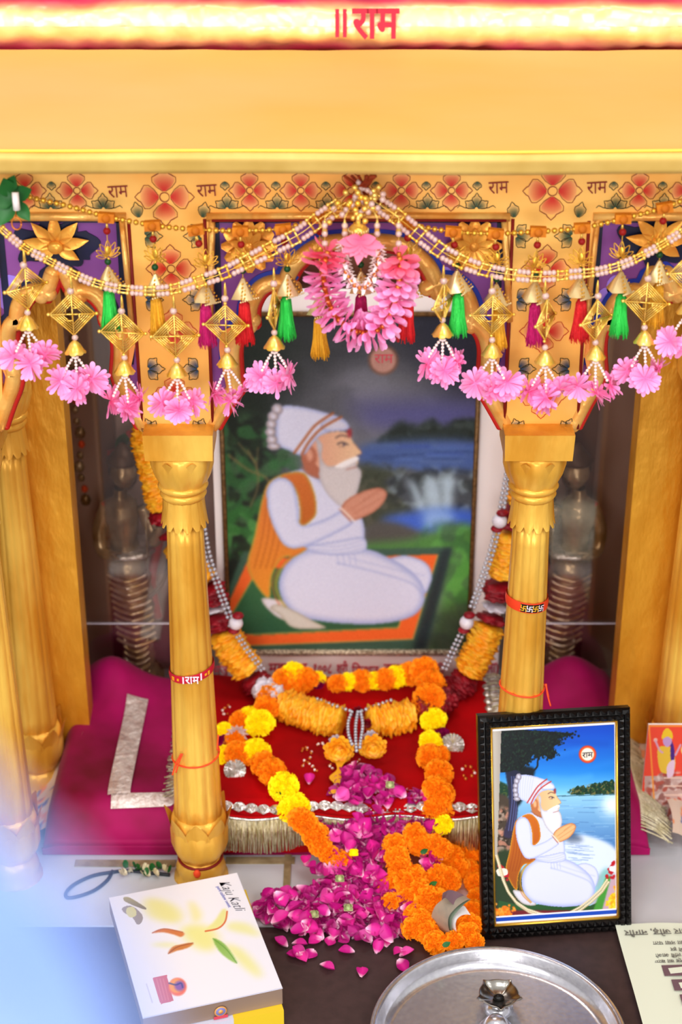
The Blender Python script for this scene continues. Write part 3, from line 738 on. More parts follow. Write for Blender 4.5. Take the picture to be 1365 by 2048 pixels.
# lower string
Lp = cr([P(x, y, YT) for x, y in ((-60, 405), (0, 455), (45, 493), (95, 520), (141, 545), (190, 566), (243, 578), (300, 582), (347, 578), (400, 562), (450, 545), (500, 520), (548, 495), (600, 468), (640, 438), (680, 412), (712, 395), (722, 388))], 8)
Rp = cr([P(x, y, YT) for x, y in ((722, 388), (745, 400), (790, 430), (840, 470), (888, 505), (940, 530), (985, 543), (1040, 551), (1092, 553), (1150, 548), (1197, 543), (1250, 528), (1297, 505), (1340, 480), (1400, 440))], 8)
def wd(x): return .52 + .98 * math.exp(-((x - CX) / .25) ** 2)
def beadstring(pts, name, parent):
    segs = resample(pts, .0055); mbc = MB(); mbg = MB(); st = MB()
    st.tube(pts, .0006, 'brass', 4); i = 0
    while i < len(segs) - 6:
        d = (segs[i + 1] - segs[i]).normalized(); n = Vector((-d.z, 0, d.x))
        # three crystal pairs, then one gold link
        for k in range(3):
            p = segs[i + k]
            for s_ in (-1, 1): mbc.sphere(p + n * s_ * .0052 * wd(p.x), .0026 + .0011 * min(1, wd(p.x)), 'crystal', 8)
        p0, p1 = segs[i + 3], segs[i + 5]
        for s_ in (-1, 1):
            a = p0 + n * s_ * .0062 * wd(p0.x); b = p1 + n * s_ * .0062 * wd(p1.x)
            for e in (a, b): mbg.sphere(e, .0028, 'brass', 6)
            mbg.tube([a, b], .0016, 'brass', 5)
        mbg.tube([p0 + n * .006, p0 - n * .006], .0016, 'brass', 5); mbg.tube([p1 + n * .006, p1 - n * .006], .0016, 'brass', 5)
        i += 6
    part('thread', st, parent); part('crystal_bead', mbc, parent, kind='stuff'); part('gold_link', mbg, parent, kind='stuff')
beadstring(Lp, 'l', low); beadstring(Rp, 'r', low)
# second strand near the centre
0 and beadstring(cr([P(x, y, YT - .006) for x, y in ((425, 575), (480, 548), (540, 522), (600, 495), (640, 470), (690, 440), (715, 425))], 8), 's', low)
0 and beadstring(cr([P(x, y, YT - .006) for x, y in ((745, 425), (790, 455), (850, 500), (900, 525), (960, 545))], 8), 's', low)
# spare pendants
pend = [((47, 498), (52, 575), (55, 645), 1.0, 40), ((141, 550), (145, 628), (150, 695), 1, 4), ((243, 590), (245, 665), (249, 735), 1, -8), ((347, 590), (350, 672), (354, 740), 1, 5), ((450, 565), (452, 650), (455, 720), .95, -5), ((548, 535), (548, 620), (549, 685), .95, 76),
        ((888, 530), (887, 605), (886, 660), .95, 60), ((985, 550), (985, 630), (985, 700), .92, 4), ((1092, 560), (1092, 640), (1091, 715), .95, 58), ((1197, 560), (1193, 640), (1192, 705), .95, 40), ((1297, 525), (1293, 605), (1290, 675), .95, -12), ((1392, 470), (1382, 545), (1375, 615), 1.0, 10)]
for i, (a, c, b, s, rz) in enumerate(pend):
    y0 = YT - .004; A = P(*a, y0); Cc = P(*c, y0); B = P(*b, y0)
    t = bpy.data.objects.new('pendant', None); COL.objects.link(t); t.parent = low; t.matrix_parent_inverse = pinv(low).inverted(); t.location = A; t.empty_display_size = .01
    rel = lambda p: Vector(p) - A
    sub('hook', Q['hook'], t, (0, 0, 0)); sub('bead', Q['bead'], t, rel(P(a[0], a[1] + 32, y0)))
    o = sub('diamond_frame', Q['diamond'], t, rel(Cc), (0, 0, math.radians(rz)), s)
    if rz in (60,): o['label'] = 'copper toned diamond'
    sub('bead', Q['bead'], t, rel(P(b[0], b[1] - 20, y0)), (0, 0, 0), .9)
    sub('bell', Q['bell'], t, rel(B), (0, 0, .3 * i)); fb = P(b[0], b[1] + 14, y0)
    sub('pearl_strand', Q['strand'], t, rel(fb), (0, 0, R.uniform(-.3, .3)))
    for k, e in enumerate(((-.020, -.004, -.036), (.002, -.012, -.043), (.020, -.004, -.034))):
        sub('pink_flower', Q['flower%d' % ((i + k) % 4)], t, rel(fb + Vector(e)), (R.uniform(.1, .6), (-.5, 0, .5)[k] * -1, R.uniform(0, 6)), R.uniform(.95, 1.08))
# upper string
Up = cr([P(x, y, YU) for x, y in ((20, 385), (65, 396), (140, 413), (213, 433), (305, 450), (390, 459), (480, 461), (565, 457), (640, 435), (700, 402), (722, 385))], 8)
Us = cr([P(x, y, YU) for x, y in ((722, 385), (760, 428), (815, 448), (905, 463), (990, 467), (1077, 463), (1165, 456), (1248, 437), (1330, 415), (1400, 385))], 8)
gm = MB(); th = MB()
for line in (Up, Us):
    th.tube(line, .0008, 'brass', 4)
    for p in resample(line, .0084): gm.sphere(p, .0038, 'brassd', 8)
part('thread', th, upr); part('gold_bead', gm, upr, kind='stuff')
drops = [(213, 435, 498, 545, 'tgreen'), (305, 451, 505, 560, 'tyellow'), (392, 460, 515, 575, 'tmag'), (481, 462, 510, 568, 'tred'), (567, 458, 512, 560, 'tgreen'), (640, 436, 500, 600, 'tyellow'), (722, 395, 480, 555, 'tmag'), (815, 449, 500, 563, 'tred'), (907, 463, 505, 553, 'tgreen'),
         (992, 467, 512, 580, 'tyellow'), (1077, 463, 520, 573, 'tmag'), (1165, 456, 512, 565, 'tred'), (1247, 437, 500, 555, 'tgreen'), (1330, 415, 482, 533, 'tyellow')]
for i, (x, y, yl, yc, tm) in enumerate(drops):
    A = P(x, y, YU); t = bpy.data.objects.new('tassel_drop', None); COL.objects.link(t); t.parent = upr; t.matrix_parent_inverse = pinv(upr).inverted(); t.location = A; t.empty_display_size = .01
    dx = (3, 5, 20, 5, 8, 0, 0, 4, 8, 2, -5, -2, -3, -10)[i]
    rel = lambda px, py, dy=0: P(px, py, YU + dy) - A
    kb = MB(); kb.box((0, 0, 0), (.020, .010, .012), 'orangecloth', Euler((0, R.uniform(-.2, .2), 0))); kb.sphere((0, -.002, 0), .007, 'orangecloth', 8); sub('orange_knot', kb.mesh('orange_knot'), t, (0, 0, 0))
    wb_ = MB(); wb_.tube([(0, 0, 0), rel(x + dx * .3, y + 30), rel(x + dx, yl), rel(x + dx, yc), rel(x + dx, yc + 8)], .0006, 'brass', 4); wb_.lathe([(.0018, -.014), (.0012, -.006)], 'brass', 6); sub('wire', wb_.mesh('wire'), t, (0, 0, 0))
    sub('red_bead', Q['redbead'], t, rel(x + dx * .3, y + 27)); sub('lotus_charm', Q['lotus'], t, rel(x + dx, yl), (0, 0, R.uniform(-.5, .5)))
    sub('green_bead', Q['greenbead'], t, rel(x + dx, (yl + yc) / 2 + 2 + (0 if yc - yl < 60 else 10)))
    sub('filigree_cap', Q['cone'], t, rel(x + dx, yc - 12), (0, R.uniform(-.15, .15), pi / 4 + R.uniform(-.3, .3)))
    sub('tassel', Q[tm], t, rel(x + dx + R.uniform(-3, 3), yc + 33), (0, R.uniform(-.08, .08), R.uniform(0, 3)), (1, 1, 1.08))
# cord bundle to the canopy at the middle
mb = MB()
for k in range(9):
    a = P(695 + 10 * k + R.uniform(-6, 6), 410 + R.uniform(-6, 6), YU - .004 * R.random()); b = P(722 + R.uniform(-6, 6), 380, YU - .01); c = P(745 + R.uniform(-12, 8), 352, -.1)
    mb.tube(cr([a, b, c], 6), .0022, 'rustthread', 5)
for k in range(5):
    c = P(690 + 14 * k, 352, -.085); mb.tube(cr([P(722, 385, YU), (P(722, 385, YU) + c) / 2 + Vector((.003, 0, 0)), c], 5), .002, 'rustthread', 5)
part('tying_cord', mb, upr)
mb = MB()
for k in range(50):
    p = P(722 + R.gauss(0, 22), 408 + R.gauss(0, 16), YT - R.uniform(0, .012)); mb.sphere(p, .0042, 'brass' if R.random() < .6 else 'crystal', 7)
part('bead_cluster', mb, low, kind='stuff')
c = P(717, 462, YT - .01); mb = MB(); mb.sphere(c, .0125, 'brass', 20, (1, 1, .8))
for k in range(20):
    a = 2 * pi * k / 20; mb.tube([c + Vector((.0126 * math.cos(a), .0126 * math.sin(a), z_)) for z_ in (-.003, .003)], .0009, 'cream', 4)
mb.lathe([(.004, .010), (.0015, .022)], 'brass', 10, c=tuple(c)); part('gold_ball', mb, low)

# ---- pink flower wreath in the middle
wr = thing('flower_wreath', 'pink artificial petal wreath hanging in the middle with a white petal loop inside', 'wreath', P(722, 470, YT - .03))
path = cr([P(x, y, YT - .030) for x, y in ((655, 505), (647, 540), (650, 575), (660, 610), (680, 640), (708, 660), (740, 664), (768, 648), (785, 615), (796, 575), (802, 540), (798, 505))], 8)
a0 = lin(h('ff80bc')); a1 = lin(h('ffc0ea')); b0 = lin(h('ff5f86')); b1 = lin(h('ff8cab'))
pts = resample(path, .0092); core = MB(); core.tube(path, .003, 'copper', 6)
for k, p in enumerate(pts):
    if k % 1 == 0: core.sphere(p + Vector((0, -.004, 0)), .0042, 'copper', 6)
part('bead_core', core, wr)
for k, p in enumerate(pts):
    d = (pts[min(len(pts) - 1, k + 1)] - pts[max(0, k - 1)]).normalized(); a, b, d = frame_of(d, Vector((0, 1, 0))); mb = MB()
    top = p.z > P(0, 520, YT)[2]
    for j in range(11):
        t = 2 * pi * j / 11 + R.uniform(-.2, .2); u = a * math.cos(t) + b * math.sin(t) + d * R.uniform(-.45, .3)
        rpetal(mb, p, u, d + Vector((0, -.5, .5)), R.uniform(.024, .030), R.uniform(.0105, .013), 'pink', R.uniform(-.2, .2), b0 if top else a0, b1 if top else a1)
    part('petal_ring', mb, wr)
mb = MB(); p = P(722, 490, YT - .036)
for t, L in ((175, .030), (205, .028), (232, .024), (262, .030), (290, .022), (320, .027), (352, .031), (20, .02), (160, .02)):
    t = math.radians(t); petal(mb, p + Vector((0, -.001, .006)), Vector((math.cos(t), -.15, math.sin(t) - .1)), Vector((0, -1, .2)), L, .0145, 'pink', .15, 6, b0, b1, point=1)
part('top_bow', mb, wr, label='deeper pink flat petals at the top')
inner = cr([P(x, y, YT - .026) for x, y in ((688, 490), (687, 520), (695, 550), (712, 572), (735, 573), (750, 550), (757, 520), (756, 490))], 8)
mb = MB(); w0 = lin(h('ffd8e0')); w1 = lin(h('fff8f6'))
for k, p in enumerate(resample(inner, .0070)):
    mb.sphere(p, .0034, 'copper', 6)
    for j in range(8):
        t = 2 * pi * j / 8 + .3 * k; u = Vector((math.cos(t), -.2, math.sin(t) * .5))
        petal(mb, p, u, Vector((0, 0, 1)), .0105, .0055, 'pink', .1, 3, w0, w1)
part('white_petal_loop', mb, wr)
mb = MB()
for x in (650, 690, 755, 798):
    a = P(x, 435, YT - .025); b = P(x, 500, YT - .028); mb.tube([a, b], .0008, 'brass', 4)
    for z_ in (.25, .5, .8): mb.sphere(a.lerp(b, z_), .0042, 'crystal', 8)
    mb.lathe([(.004, -.018), (.0012, 0)], 'brass', 8, c=tuple(P(x, 440, YT - .025)))
    mb.tube([a, P(722 + (x - 722) * .5, 405, YT)], .0008, 'brass', 4)
part('hanging_wire', mb, wr)

# ---- leaf sprig on the hook, top left
sp = thing('leaf_sprig', 'dark green leaf sprig on a white hook at the end of the gold bead toran', 'leaves', P(30, 395, -.07))
mb = MB()
for (x, y), (x2, y2), w_ in (((25, 400), (5, 445), .024), ((35, 405), (58, 437), .018), ((20, 390), (8, 358), .022), ((25, 395), (-15, 400), .024), ((30, 392), (62, 380), .020), ((20, 380), (30, 352), .016)):
    a = P(x, y, -.075); b = P(x2, y2, -.08); petal(mb, a, b - a, Vector((R.uniform(-.3, .3), -1, .2)), (b - a).length * 1.15, w_, 'leaf', .15, 6, point=1)
part('leaf', mb, sp, kind='stuff')
mb = MB(); c = P(32, 402, -.09); mb.tube([c + Vector((0, 0, .011)), c + Vector((0, -.001, 0)), c + Vector((0, 0, -.011))], .0045, 'white', 10); part('hook', mb, sp)
mb = MB(); c = P(33, 447, -.085); mb.tube([c + Vector((.006 * math.cos(t), 0, .008 * math.sin(t))) for t in [k * 2 * pi / 16 for k in range(17)]], .0011, 'copper', 5)
mb.tube([c + Vector((0, 0, .008)), P(30, 405, -.08)], .0008, 'copper', 4); part('wire_ring', mb, sp)

# ================================================================ SURFACES (mattress height)
MX0, MX1, MY0, MY1, MH = -.478, .494, .047, .445, .090
def sstep(a, b, x):
    t = max(0.0, min(1.0, (x - a) / (b - a))); return t * t * (3 - 2 * t)
def hm_(x, y):
    if not (MX0 <= x <= MX1 and MY0 <= y <= MY1): return 0.0
    e = lambda d, w: math.sqrt(max(0, 1 - (1 - min(1, d / w)) ** 2))
    fw_ = .055 - .035 * sstep(-.275, -.25, x) * sstep(.275, .255, x); zz = MH * e(y - MY0, fw_) * e(x - MX0, .03) * e(MX1 - x, .03) * e(MY1 - y, .02)
    zz += .006 * math.sin(x * 9 + 1) * math.sin(y * 8) * (1 if zz > .05 else 0)
    # plump raised back corners
    for cx_, s_ in ((-.405, .055), (.405, .060)):
        zz += .052 * math.exp(-((x - cx_) / s_) ** 2 - ((y - .41) / .06) ** 2)
    return zz
def surf(x, y):
    if y < -.118: return -.003
    z_ = hm_(x, y)
    if -.262 < x < .255 and z_ > .02: z_ += .005
    a = sstep(-.105, -.075, x) * sstep(.185, .15, x)      # slope of heaped petals in front of the fringe
    if y < .06: z_ = max(z_, a * .074 * sstep(-.075, .055, y) ** .85 + .012 * sstep(-.17, -.12, x) * sstep(.16, .1, x) * sstep(-.115, -.09, y) * sstep(.0, -.04, y))
    return z_
def on(px, py, off=0.0):
    r = ray(px, py); t = 2.0; best = None
    while t < 3.6:
        p = Vector((r[0] * t, -CD + r[1] * t, CH + r[2] * t))
        if p[2] <= surf(p[0], p[1]) + off: return p
        t += .002
    return p
# ---- mattress
mat_ = thing('mattress', 'magenta velvet mattress with a silver lace stripe lying behind the front pillars', 'mattress', (0, .24, 0))
mb = MB()
def mf(u, v):
    if v < .06:
        a = v / .06; return (MX0 + (MX1 - MX0) * u, MY0 + .0005, .001 + a * max(.001, hm_(MX0 + (MX1 - MX0) * max(.01, min(.99, u)), MY0 + .002) - .001))
    x = MX0 + (MX1 - MX0) * u; y = MY0 + (MY1 - MY0) * ((v - .06) / .94) ** 1.15
    return (x, y + .0006, max(.001, hm_(min(max(x, MX0 + .0005), MX1 - .0005), min(max(y, MY0 + .0012), MY1 - .001)) + .0012 * noise.noise(Vector((x * 12, y * 12, 0)))))
mb.grid(mf, 150, 80, 'magenta'); part('velvet_cover', mb, mat_)
def strip(mb, pts, w, mname, lift=.004, bumps=True, n=7, yaxis=False):
    P_ = resample(cr([Vector((*p, 0)) for p in pts], 10), .006); vs = []; N = len(P_)
    for i, p in enumerate(P_):
        d = (P_[min(N - 1, i + 1)] - P_[max(0, i - 1)]).normalized(); nn = Vector((-d.y, d.x, 0))
        for k in range(n):
            q = p + nn * w * (k / (n - 1) - .5); vs.append((q.x, q.y, surf(q.x, q.y) + lift + (.0025 * abs(math.sin(i * .9)) * math.sin(pi * k / (n - 1)) if bumps else 0)))
    mb.add(vs, [(i * n + k, i * n + k + 1, (i + 1) * n + k + 1, (i + 1) * n + k) for i in range(N - 1) for k in range(n - 1)], mname)
mb = MB(); a = on(276, 1398); b = on(262, 1470); c = on(243, 1560); d = on(238, 1600); e = on(350, 1596)
strip(mb, [(a.x, a.y), (b.x, b.y), (c.x, c.y), (d.x, d.y)], .036, 'silverlace'); strip(mb, [(d.x - .012, d.y - .004), ((d.x + e.x) / 2, d.y - .002), (e.x + .02, e.y)], .022, 'silverlace')
part('lace_stripe', mb, mat_)
mb = MB()   # pale fringe on the right edge
for k in range(150):
    t = k / 149; y = MY0 + .01 + t * (MY1 - MY0 - .02); z_ = max(.006, hm_(MX1 - .012, y)) 
    L = R.uniform(.028, .040); mb.tube(cr([(MX1 - .016, y, z_ + .004), (MX1 + .010, y + R.uniform(-.003, .003), z_ * .8), (MX1 + L, y - .006 + R.uniform(-.004, .004), max(.002, z_ * .45))], 3), .0016, 'fringew', 4)
part('side_fringe', mb, mat_, kind='stuff')
# ---- pastel printed cloth spreading behind the mattress
def pastel_c(x, y):
    n = noise.noise(Vector((x * 42, y * 30, 1))); n2 = noise.noise(Vector((x * 48, y * 34, 8)))
    c = lin(h('e6d2c0'))
    if n > .22: c = lin(h('f2a070'))
    if n2 > .36: c = lin(h('7c84b4'))
    return c
cl = thing('printed_cloth', 'pale cloth printed with orange and blue blotches beside the magenta mattress', 'cloth', (0, .4, 0))
mb = MB()
def rc(u, v):   # right piece: from behind the mattress down to the marble on the right
    x = .475 + .14 * u + .005 * v; y = .47 - .42 * v
    lift = .125 * math.exp(-((x - .44) / .035) ** 2) * sstep(.0, .12, 1 - v + .02) * .0
    z_ = .006 + .10 * (1 - u) ** .7 * (1 - .62 * v) + .014 * math.sin(u * 9 + v * 5) * (1 - v * .4)
    return (x + .012 * math.sin(v * 9), y, max(.002, max(z_, hm_(x, y) + .004 if x < MX1 - .01 else 0)))
mb.grid(lambda u, v: rc(.30 + .70 * u, v), 50, 90, 'pastel', lambda u, v: pastel_c(u * .19, v * .44)); part('right_drape', mb, cl)
mb = MB()
mb.grid(lambda u, v: (-.435 - .085 * u - .02 * v, .278 - .20 * v, .006 + .082 * (1 - u) ** 1.3 * (1 - .45 * v) + .006 * math.sin(v * 11)), 16, 40, 'pastel', lambda u, v: pastel_c(u * .12 + .4, v * .3)); part('left_drape', mb, cl)

# ---- red velvet throne cloth with silver scallops and fringe
rc_ = thing('velvet_cloth', 'red velvet cloth with silver scalloped border and metallic fringe over the mattress', 'cloth', (0, .2, .085))
RX0, RX1, RY0 = -.248, .255, .052
mb = MB()
def rf(u, v):
    x = RX0 + (RX1 - RX0) * u
    if v < .25:
        y = MY0 - .006 - .002 * math.sin(x * 60); z_ = .012 + (v / .25) * .074
    else:
        q = (v - .25) / .75; y = RY0 + (.43 - RY0) * q ** 1.2; z_ = hm_(x, max(y, MY0 + .012)) + .0065
        z_ += .0035 * noise.noise(Vector((x * 10, y * 8, 2))) + .004 * max(0, math.sin(x * 26 + y * 18)) * sstep(.12, .25, abs(x)) 
        if q < .05: y -= .004
    return (x, y, z_)
mb.grid(rf, 120, 60, 'velvet'); part('velvet_sheet', mb, rc_)
mb = MB(); N = 26
for k in range(N):
    x = RX0 + (RX1 - RX0) * (k + .5) / N; z_ = .089 + .004 * math.sin(k * .7); rr_ = .0115
    vs = [(x, MY0 - .006, z_)] + [(x + rr_ * math.cos(t), MY0 + .010 * math.sin(t), z_ + .006 * math.sin(t) + .002) for t in [pi * q / 8 for q in range(9)]]
    mb.add(vs, [(0, q, q + 1) for q in range(1, 9)], 'silver', False)
    for q in range(6): mb.sphere((x + rr_ * .6 * math.cos(q), MY0 + .004 + .004 * math.sin(q), z_ + .004), .0022, 'silver', 5)
part('scallop_border', mb, rc_)
mb = MB(); mb.tube([(RX0 + (RX1 - RX0) * k / 60, MY0 - .011, .0835 + .004 * math.sin(k * .35)) for k in range(61)], .0026, 'silver', 6)
mb.tube([(RX0 + (RX1 - RX0) * k / 60, MY0 - .012, .0885 + .004 * math.sin(k * .35)) for k in range(61)], .0018, 'velvet', 6)
part('braid', mb, rc_)
mb = MB(); n_ = 420
for k in range(n_):
    x = RX0 + (RX1 - RX0) * k / n_; c_ = 1 - .45 * math.exp(-((x - .03) / .09) ** 2); top = .0825 + .004 * math.sin(k / n_ * 60 * .35)
    L = (.058 + .004 * R.random() + .003 * math.sin(x * 50)) * c_; y = MY0 - .013 - R.uniform(0, .003)
    mb.tube([(x, y + .002, top), (x + R.uniform(-.001, .001), y, top - L * .5), (x + R.uniform(-.002, .002), y - .004 - .002 * R.random(), top - L)], .0009, 'fringe', 3)
part('fringe', mb, rc_, kind='stuff')
mb = MB()
for sx, x0 in ((1, RX1), (-1, RX0)):
    for k in range(130):
        y = .07 + .36 * k / 130; z_ = hm_(x0, y) + .006
        mb.tube([(x0 - sx * .004, y, z_ + .003), (x0 + sx * .016, y, z_ + .007 * R.random() + .003), (x0 + sx * R.uniform(.030, .038), y + R.uniform(-.006, .006), z_ + R.uniform(-.002, .006))], .0012, 'silver' if k % 2 else 'fringe', 4)
    for k in range(16): mb.sphere((x0, .08 + .022 * k, hm_(x0, .08 + .022 * k) + .009), .0085, 'silver', 8, (1, 1, .5))
part('side_fringe', mb, rc_, kind='stuff')
mb = MB()   # sewn bead embroidery
def beads(pts, r=.0026, k=3):
    for x, y in pts:
        for _ in range(k):
            p = on(x + R.uniform(-2.5, 2.5), y + R.uniform(-2.5, 2.5), .006); mb.sphere(p, r * R.uniform(.7, 1), 'copper' if R.random() < .6 else 'pearl', 6)
beads([(607, 1500), (615, 1497), (622, 1506), (620, 1515), (610, 1520), (606, 1530), (618, 1527), (626, 1533), (632, 1540), (638, 1490), (645, 1488), (660, 1530), (665, 1536), (717, 1522), (720, 1530)])
beads([(924, 1540), (930, 1535), (940, 1536), (948, 1540), (952, 1548), (944, 1554), (934, 1556), (926, 1550)], k=1, r=.0036); beads([(444, 1420), (450, 1415), (458, 1412), (448, 1430), (456, 1426)], k=2)
part('bead_embroidery', mb, rc_, kind='stuff')
# silver foil discs
for i, (x, y, rr_, lab) in enumerate(((905, 1490, .020, 'silver pleated round foil piece behind the right marigold string'), (470, 1540, .018, 'silver cone shaped foil piece beside the pillar on the red velvet'))):
    c = on(x, y, .012); mb = MB(); N = 40
    vs = [tuple(c)] + [(c.x + rr_ * math.cos(t), c.y + rr_ * .5 * math.sin(t) + (.0015 if k % 2 else -.0015), c.z + rr_ * .8 * math.sin(t)) for k, t in enumerate([2 * pi * k / N for k in range(N)])]
    mb.add(vs, [(0, k, k % N + 1) for k in range(1, N + 1)], 'silver', False); solo('foil_disc', mb, lab, 'foil')

# ================================================================ MARIGOLDS
def marigold(seed, mname):
    rr = random.Random(seed); mb = MB(); mb.sphere((0, 0, 0), .60, mname, 10, (1, 1, .8))
    n = 150
    for k in range(n):
        z_ = 1 - 1.75 * (k + .5) / n; t = k * 2.39996 + rr.uniform(-.2, .2); q = math.sqrt(max(0, 1 - z_ * z_))
        d = Vector((q * math.cos(t), q * math.sin(t), z_ * .85)); tn = Vector((rr.uniform(-1, 1), rr.uniform(-1, 1), rr.uniform(-1, 1))).cross(d).normalized()
        bn = d.normalized().cross(tn); L = rr.uniform(.86, 1.06); vs = []
        for i, (rad, w) in enumerate(((.5, .10), (.80, .22), (L, .24))):
            for j in (-1, 0, 1):
                vs.append(d.normalized() * rad * (1 if d.z > -.3 else .92) + tn * w * j + bn * (.10 * (i - 1) * (1 if j else -1) + rr.uniform(-.03, .03)))
        mb.add(vs, [(a, a + 1, a + 4, a + 3) for a in (0, 1, 3, 4)], mname, True)
    return mb.mesh('marigold')
MG = {'o': [marigold(k, 'orange') for k in range(4)], 'y': [marigold(k + 9, 'yellow') for k in range(3)]}
def flo(parent, px, py, rad_px, kind, off=.014, depth=None, sq=1.0):
    c = on(px, py, off) if depth is None else P(px, py, depth)
    r = rad_px / SC(py, c.y)
    o = bpy.data.objects.new('marigold', R.choice(MG[kind])); COL.objects.link(o); o.parent = parent; o.matrix_parent_inverse = pinv(parent).inverted()
    o.location = c; o.scale = (r, r, r * sq); o.rotation_euler = (R.uniform(-.7, .9), R.uniform(-.5, .5), R.uniform(0, 6))
    if kind == 'y': o['label'] = 'yellow marigold'
    return o
def string_part(parent, pts):
    mb = MB(); mb.tube(cr(pts, 4), .0012, 'white', 5); part('string', mb, parent)
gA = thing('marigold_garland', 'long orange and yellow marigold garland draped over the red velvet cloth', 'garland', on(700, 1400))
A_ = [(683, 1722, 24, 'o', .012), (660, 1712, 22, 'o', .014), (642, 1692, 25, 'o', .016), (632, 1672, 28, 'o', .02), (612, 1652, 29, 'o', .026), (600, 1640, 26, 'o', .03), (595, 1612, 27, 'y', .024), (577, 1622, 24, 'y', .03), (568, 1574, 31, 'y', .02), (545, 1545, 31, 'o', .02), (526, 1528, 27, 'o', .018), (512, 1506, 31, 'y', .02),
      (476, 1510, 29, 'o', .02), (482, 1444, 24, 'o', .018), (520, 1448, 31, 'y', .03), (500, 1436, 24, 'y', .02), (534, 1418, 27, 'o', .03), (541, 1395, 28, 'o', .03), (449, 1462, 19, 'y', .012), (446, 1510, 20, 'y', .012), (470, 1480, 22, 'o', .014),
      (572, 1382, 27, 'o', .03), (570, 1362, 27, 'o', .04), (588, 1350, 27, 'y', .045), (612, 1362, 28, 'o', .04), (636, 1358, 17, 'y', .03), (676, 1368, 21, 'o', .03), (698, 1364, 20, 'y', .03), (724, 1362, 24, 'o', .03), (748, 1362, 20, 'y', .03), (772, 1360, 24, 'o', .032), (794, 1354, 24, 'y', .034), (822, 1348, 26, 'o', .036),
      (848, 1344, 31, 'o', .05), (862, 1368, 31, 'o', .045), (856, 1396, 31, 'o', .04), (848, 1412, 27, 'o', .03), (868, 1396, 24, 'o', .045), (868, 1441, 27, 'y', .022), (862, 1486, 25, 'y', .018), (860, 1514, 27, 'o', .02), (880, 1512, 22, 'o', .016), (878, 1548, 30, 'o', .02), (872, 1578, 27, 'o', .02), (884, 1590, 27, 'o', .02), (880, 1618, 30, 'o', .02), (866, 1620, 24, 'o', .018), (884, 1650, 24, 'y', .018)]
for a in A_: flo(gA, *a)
mb = MB()
for x, y, off in ((553, 1408, .03), (640, 1370, .022), (628, 1355, .03), (445, 1480, .012), (873, 1470, .014), (885, 1468, .014)):
    c = on(x, y, off); rr = random.Random(x)
    for k in range(16):
        d = Vector((rr.uniform(-1, 1), rr.uniform(-1, .2), rr.uniform(-.2, 1))); petal(mb, c, d, Vector((rr.uniform(-1, 1), -1, 1)), .013, .012, 'rose', .3, 3, lin(h('b81070')), lin(h('8c0a50')))
part('rose_head', mb, gA, label='magenta rose heads threaded between marigolds', kind='stuff')
mb = MB(); c = on(475, 1462, .03)
for k in range(12):
    t = 2 * pi * k / 12; d = Vector((math.cos(t), -.3, math.sin(t))); petal(mb, c, d, Vector((0, -1, 0)), .022, .007, 'whiteflower', .2, 4, point=.8)
part('white_flower', mb, gA)
for x, y in ((552, 1588), (558, 1592), (625, 1352)):
    mb = MB(); c = on(x, y, .03); petal(mb, c, Vector((1, 0, .5)), Vector((0, -1, 0)), .012, .008, 'leaf', .2, 3, point=1); part('leaf', mb, gA)
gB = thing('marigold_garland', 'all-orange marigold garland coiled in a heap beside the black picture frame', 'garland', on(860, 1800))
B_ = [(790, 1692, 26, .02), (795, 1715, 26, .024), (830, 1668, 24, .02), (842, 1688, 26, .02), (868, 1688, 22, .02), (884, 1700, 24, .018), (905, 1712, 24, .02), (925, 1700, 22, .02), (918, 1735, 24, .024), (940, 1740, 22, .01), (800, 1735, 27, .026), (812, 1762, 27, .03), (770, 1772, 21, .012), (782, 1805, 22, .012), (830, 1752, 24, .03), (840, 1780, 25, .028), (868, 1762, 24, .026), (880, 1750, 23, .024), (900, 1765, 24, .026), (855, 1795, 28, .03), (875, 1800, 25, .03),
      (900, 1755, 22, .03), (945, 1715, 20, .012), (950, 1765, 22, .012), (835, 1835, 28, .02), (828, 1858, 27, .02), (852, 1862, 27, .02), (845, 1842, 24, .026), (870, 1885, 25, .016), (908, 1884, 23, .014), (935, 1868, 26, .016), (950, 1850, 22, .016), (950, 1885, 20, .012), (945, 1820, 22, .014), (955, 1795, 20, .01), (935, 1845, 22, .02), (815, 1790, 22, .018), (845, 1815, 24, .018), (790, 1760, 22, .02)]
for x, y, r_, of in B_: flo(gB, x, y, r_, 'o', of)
for x, y in ((860, 1771), (886, 1892), (842, 1706)):
    mb = MB(); c = on(x, y, .045); petal(mb, c, Vector((1, .2, .6)), Vector((0, -1, .4)), .013, .009, 'leaf', .2, 3, point=.7); part('leaf', mb, gB)
# ---- thick satin-petal garland round the poster
gC = thing('petal_garland', 'thick garland of pleated orange and maroon satin petals hung round the painting', 'garland', P(715, 1450, .3))
def ruff(pts, R0, mname, nm='petal_segment'):
    R0 *= 1.22; pts = resample(cr(pts, 10), .0016); L = len(pts); sd = R.random() * 50; mb = MB()
    def fn(i, t):
        s = i * .0016
        e = min(1, min(i, L - 1 - i) / 3 * .5 + .5)
        a = noise.noise(Vector((math.cos(t) * 2.6 + sd, math.sin(t) * 2.6, s * 190))) + .28 * math.sin(s * 900 + 3 * noise.noise(Vector((math.cos(t) * 2, math.sin(t) * 2 + sd, s * 60)))); b = noise.noise(Vector((math.cos(t) * 5, math.sin(t) * 5 + sd, s * 330)))
        return e * (.88 + .30 * a + .16 * b)
    mb.tube(pts, R0, mname, 44, fn); part(nm, mb, gC)
def gp(x, y): return P(x, y, .40) if y < 1335 else on(x, y, .022)
left = [(312, 770), (300, 830), (290, 870), (298, 915), (308, 960), (320, 1010), (345, 1075), (385, 1135), (420, 1178), (432, 1215), (445, 1262), (470, 1305), (500, 1345), (522, 1378)]
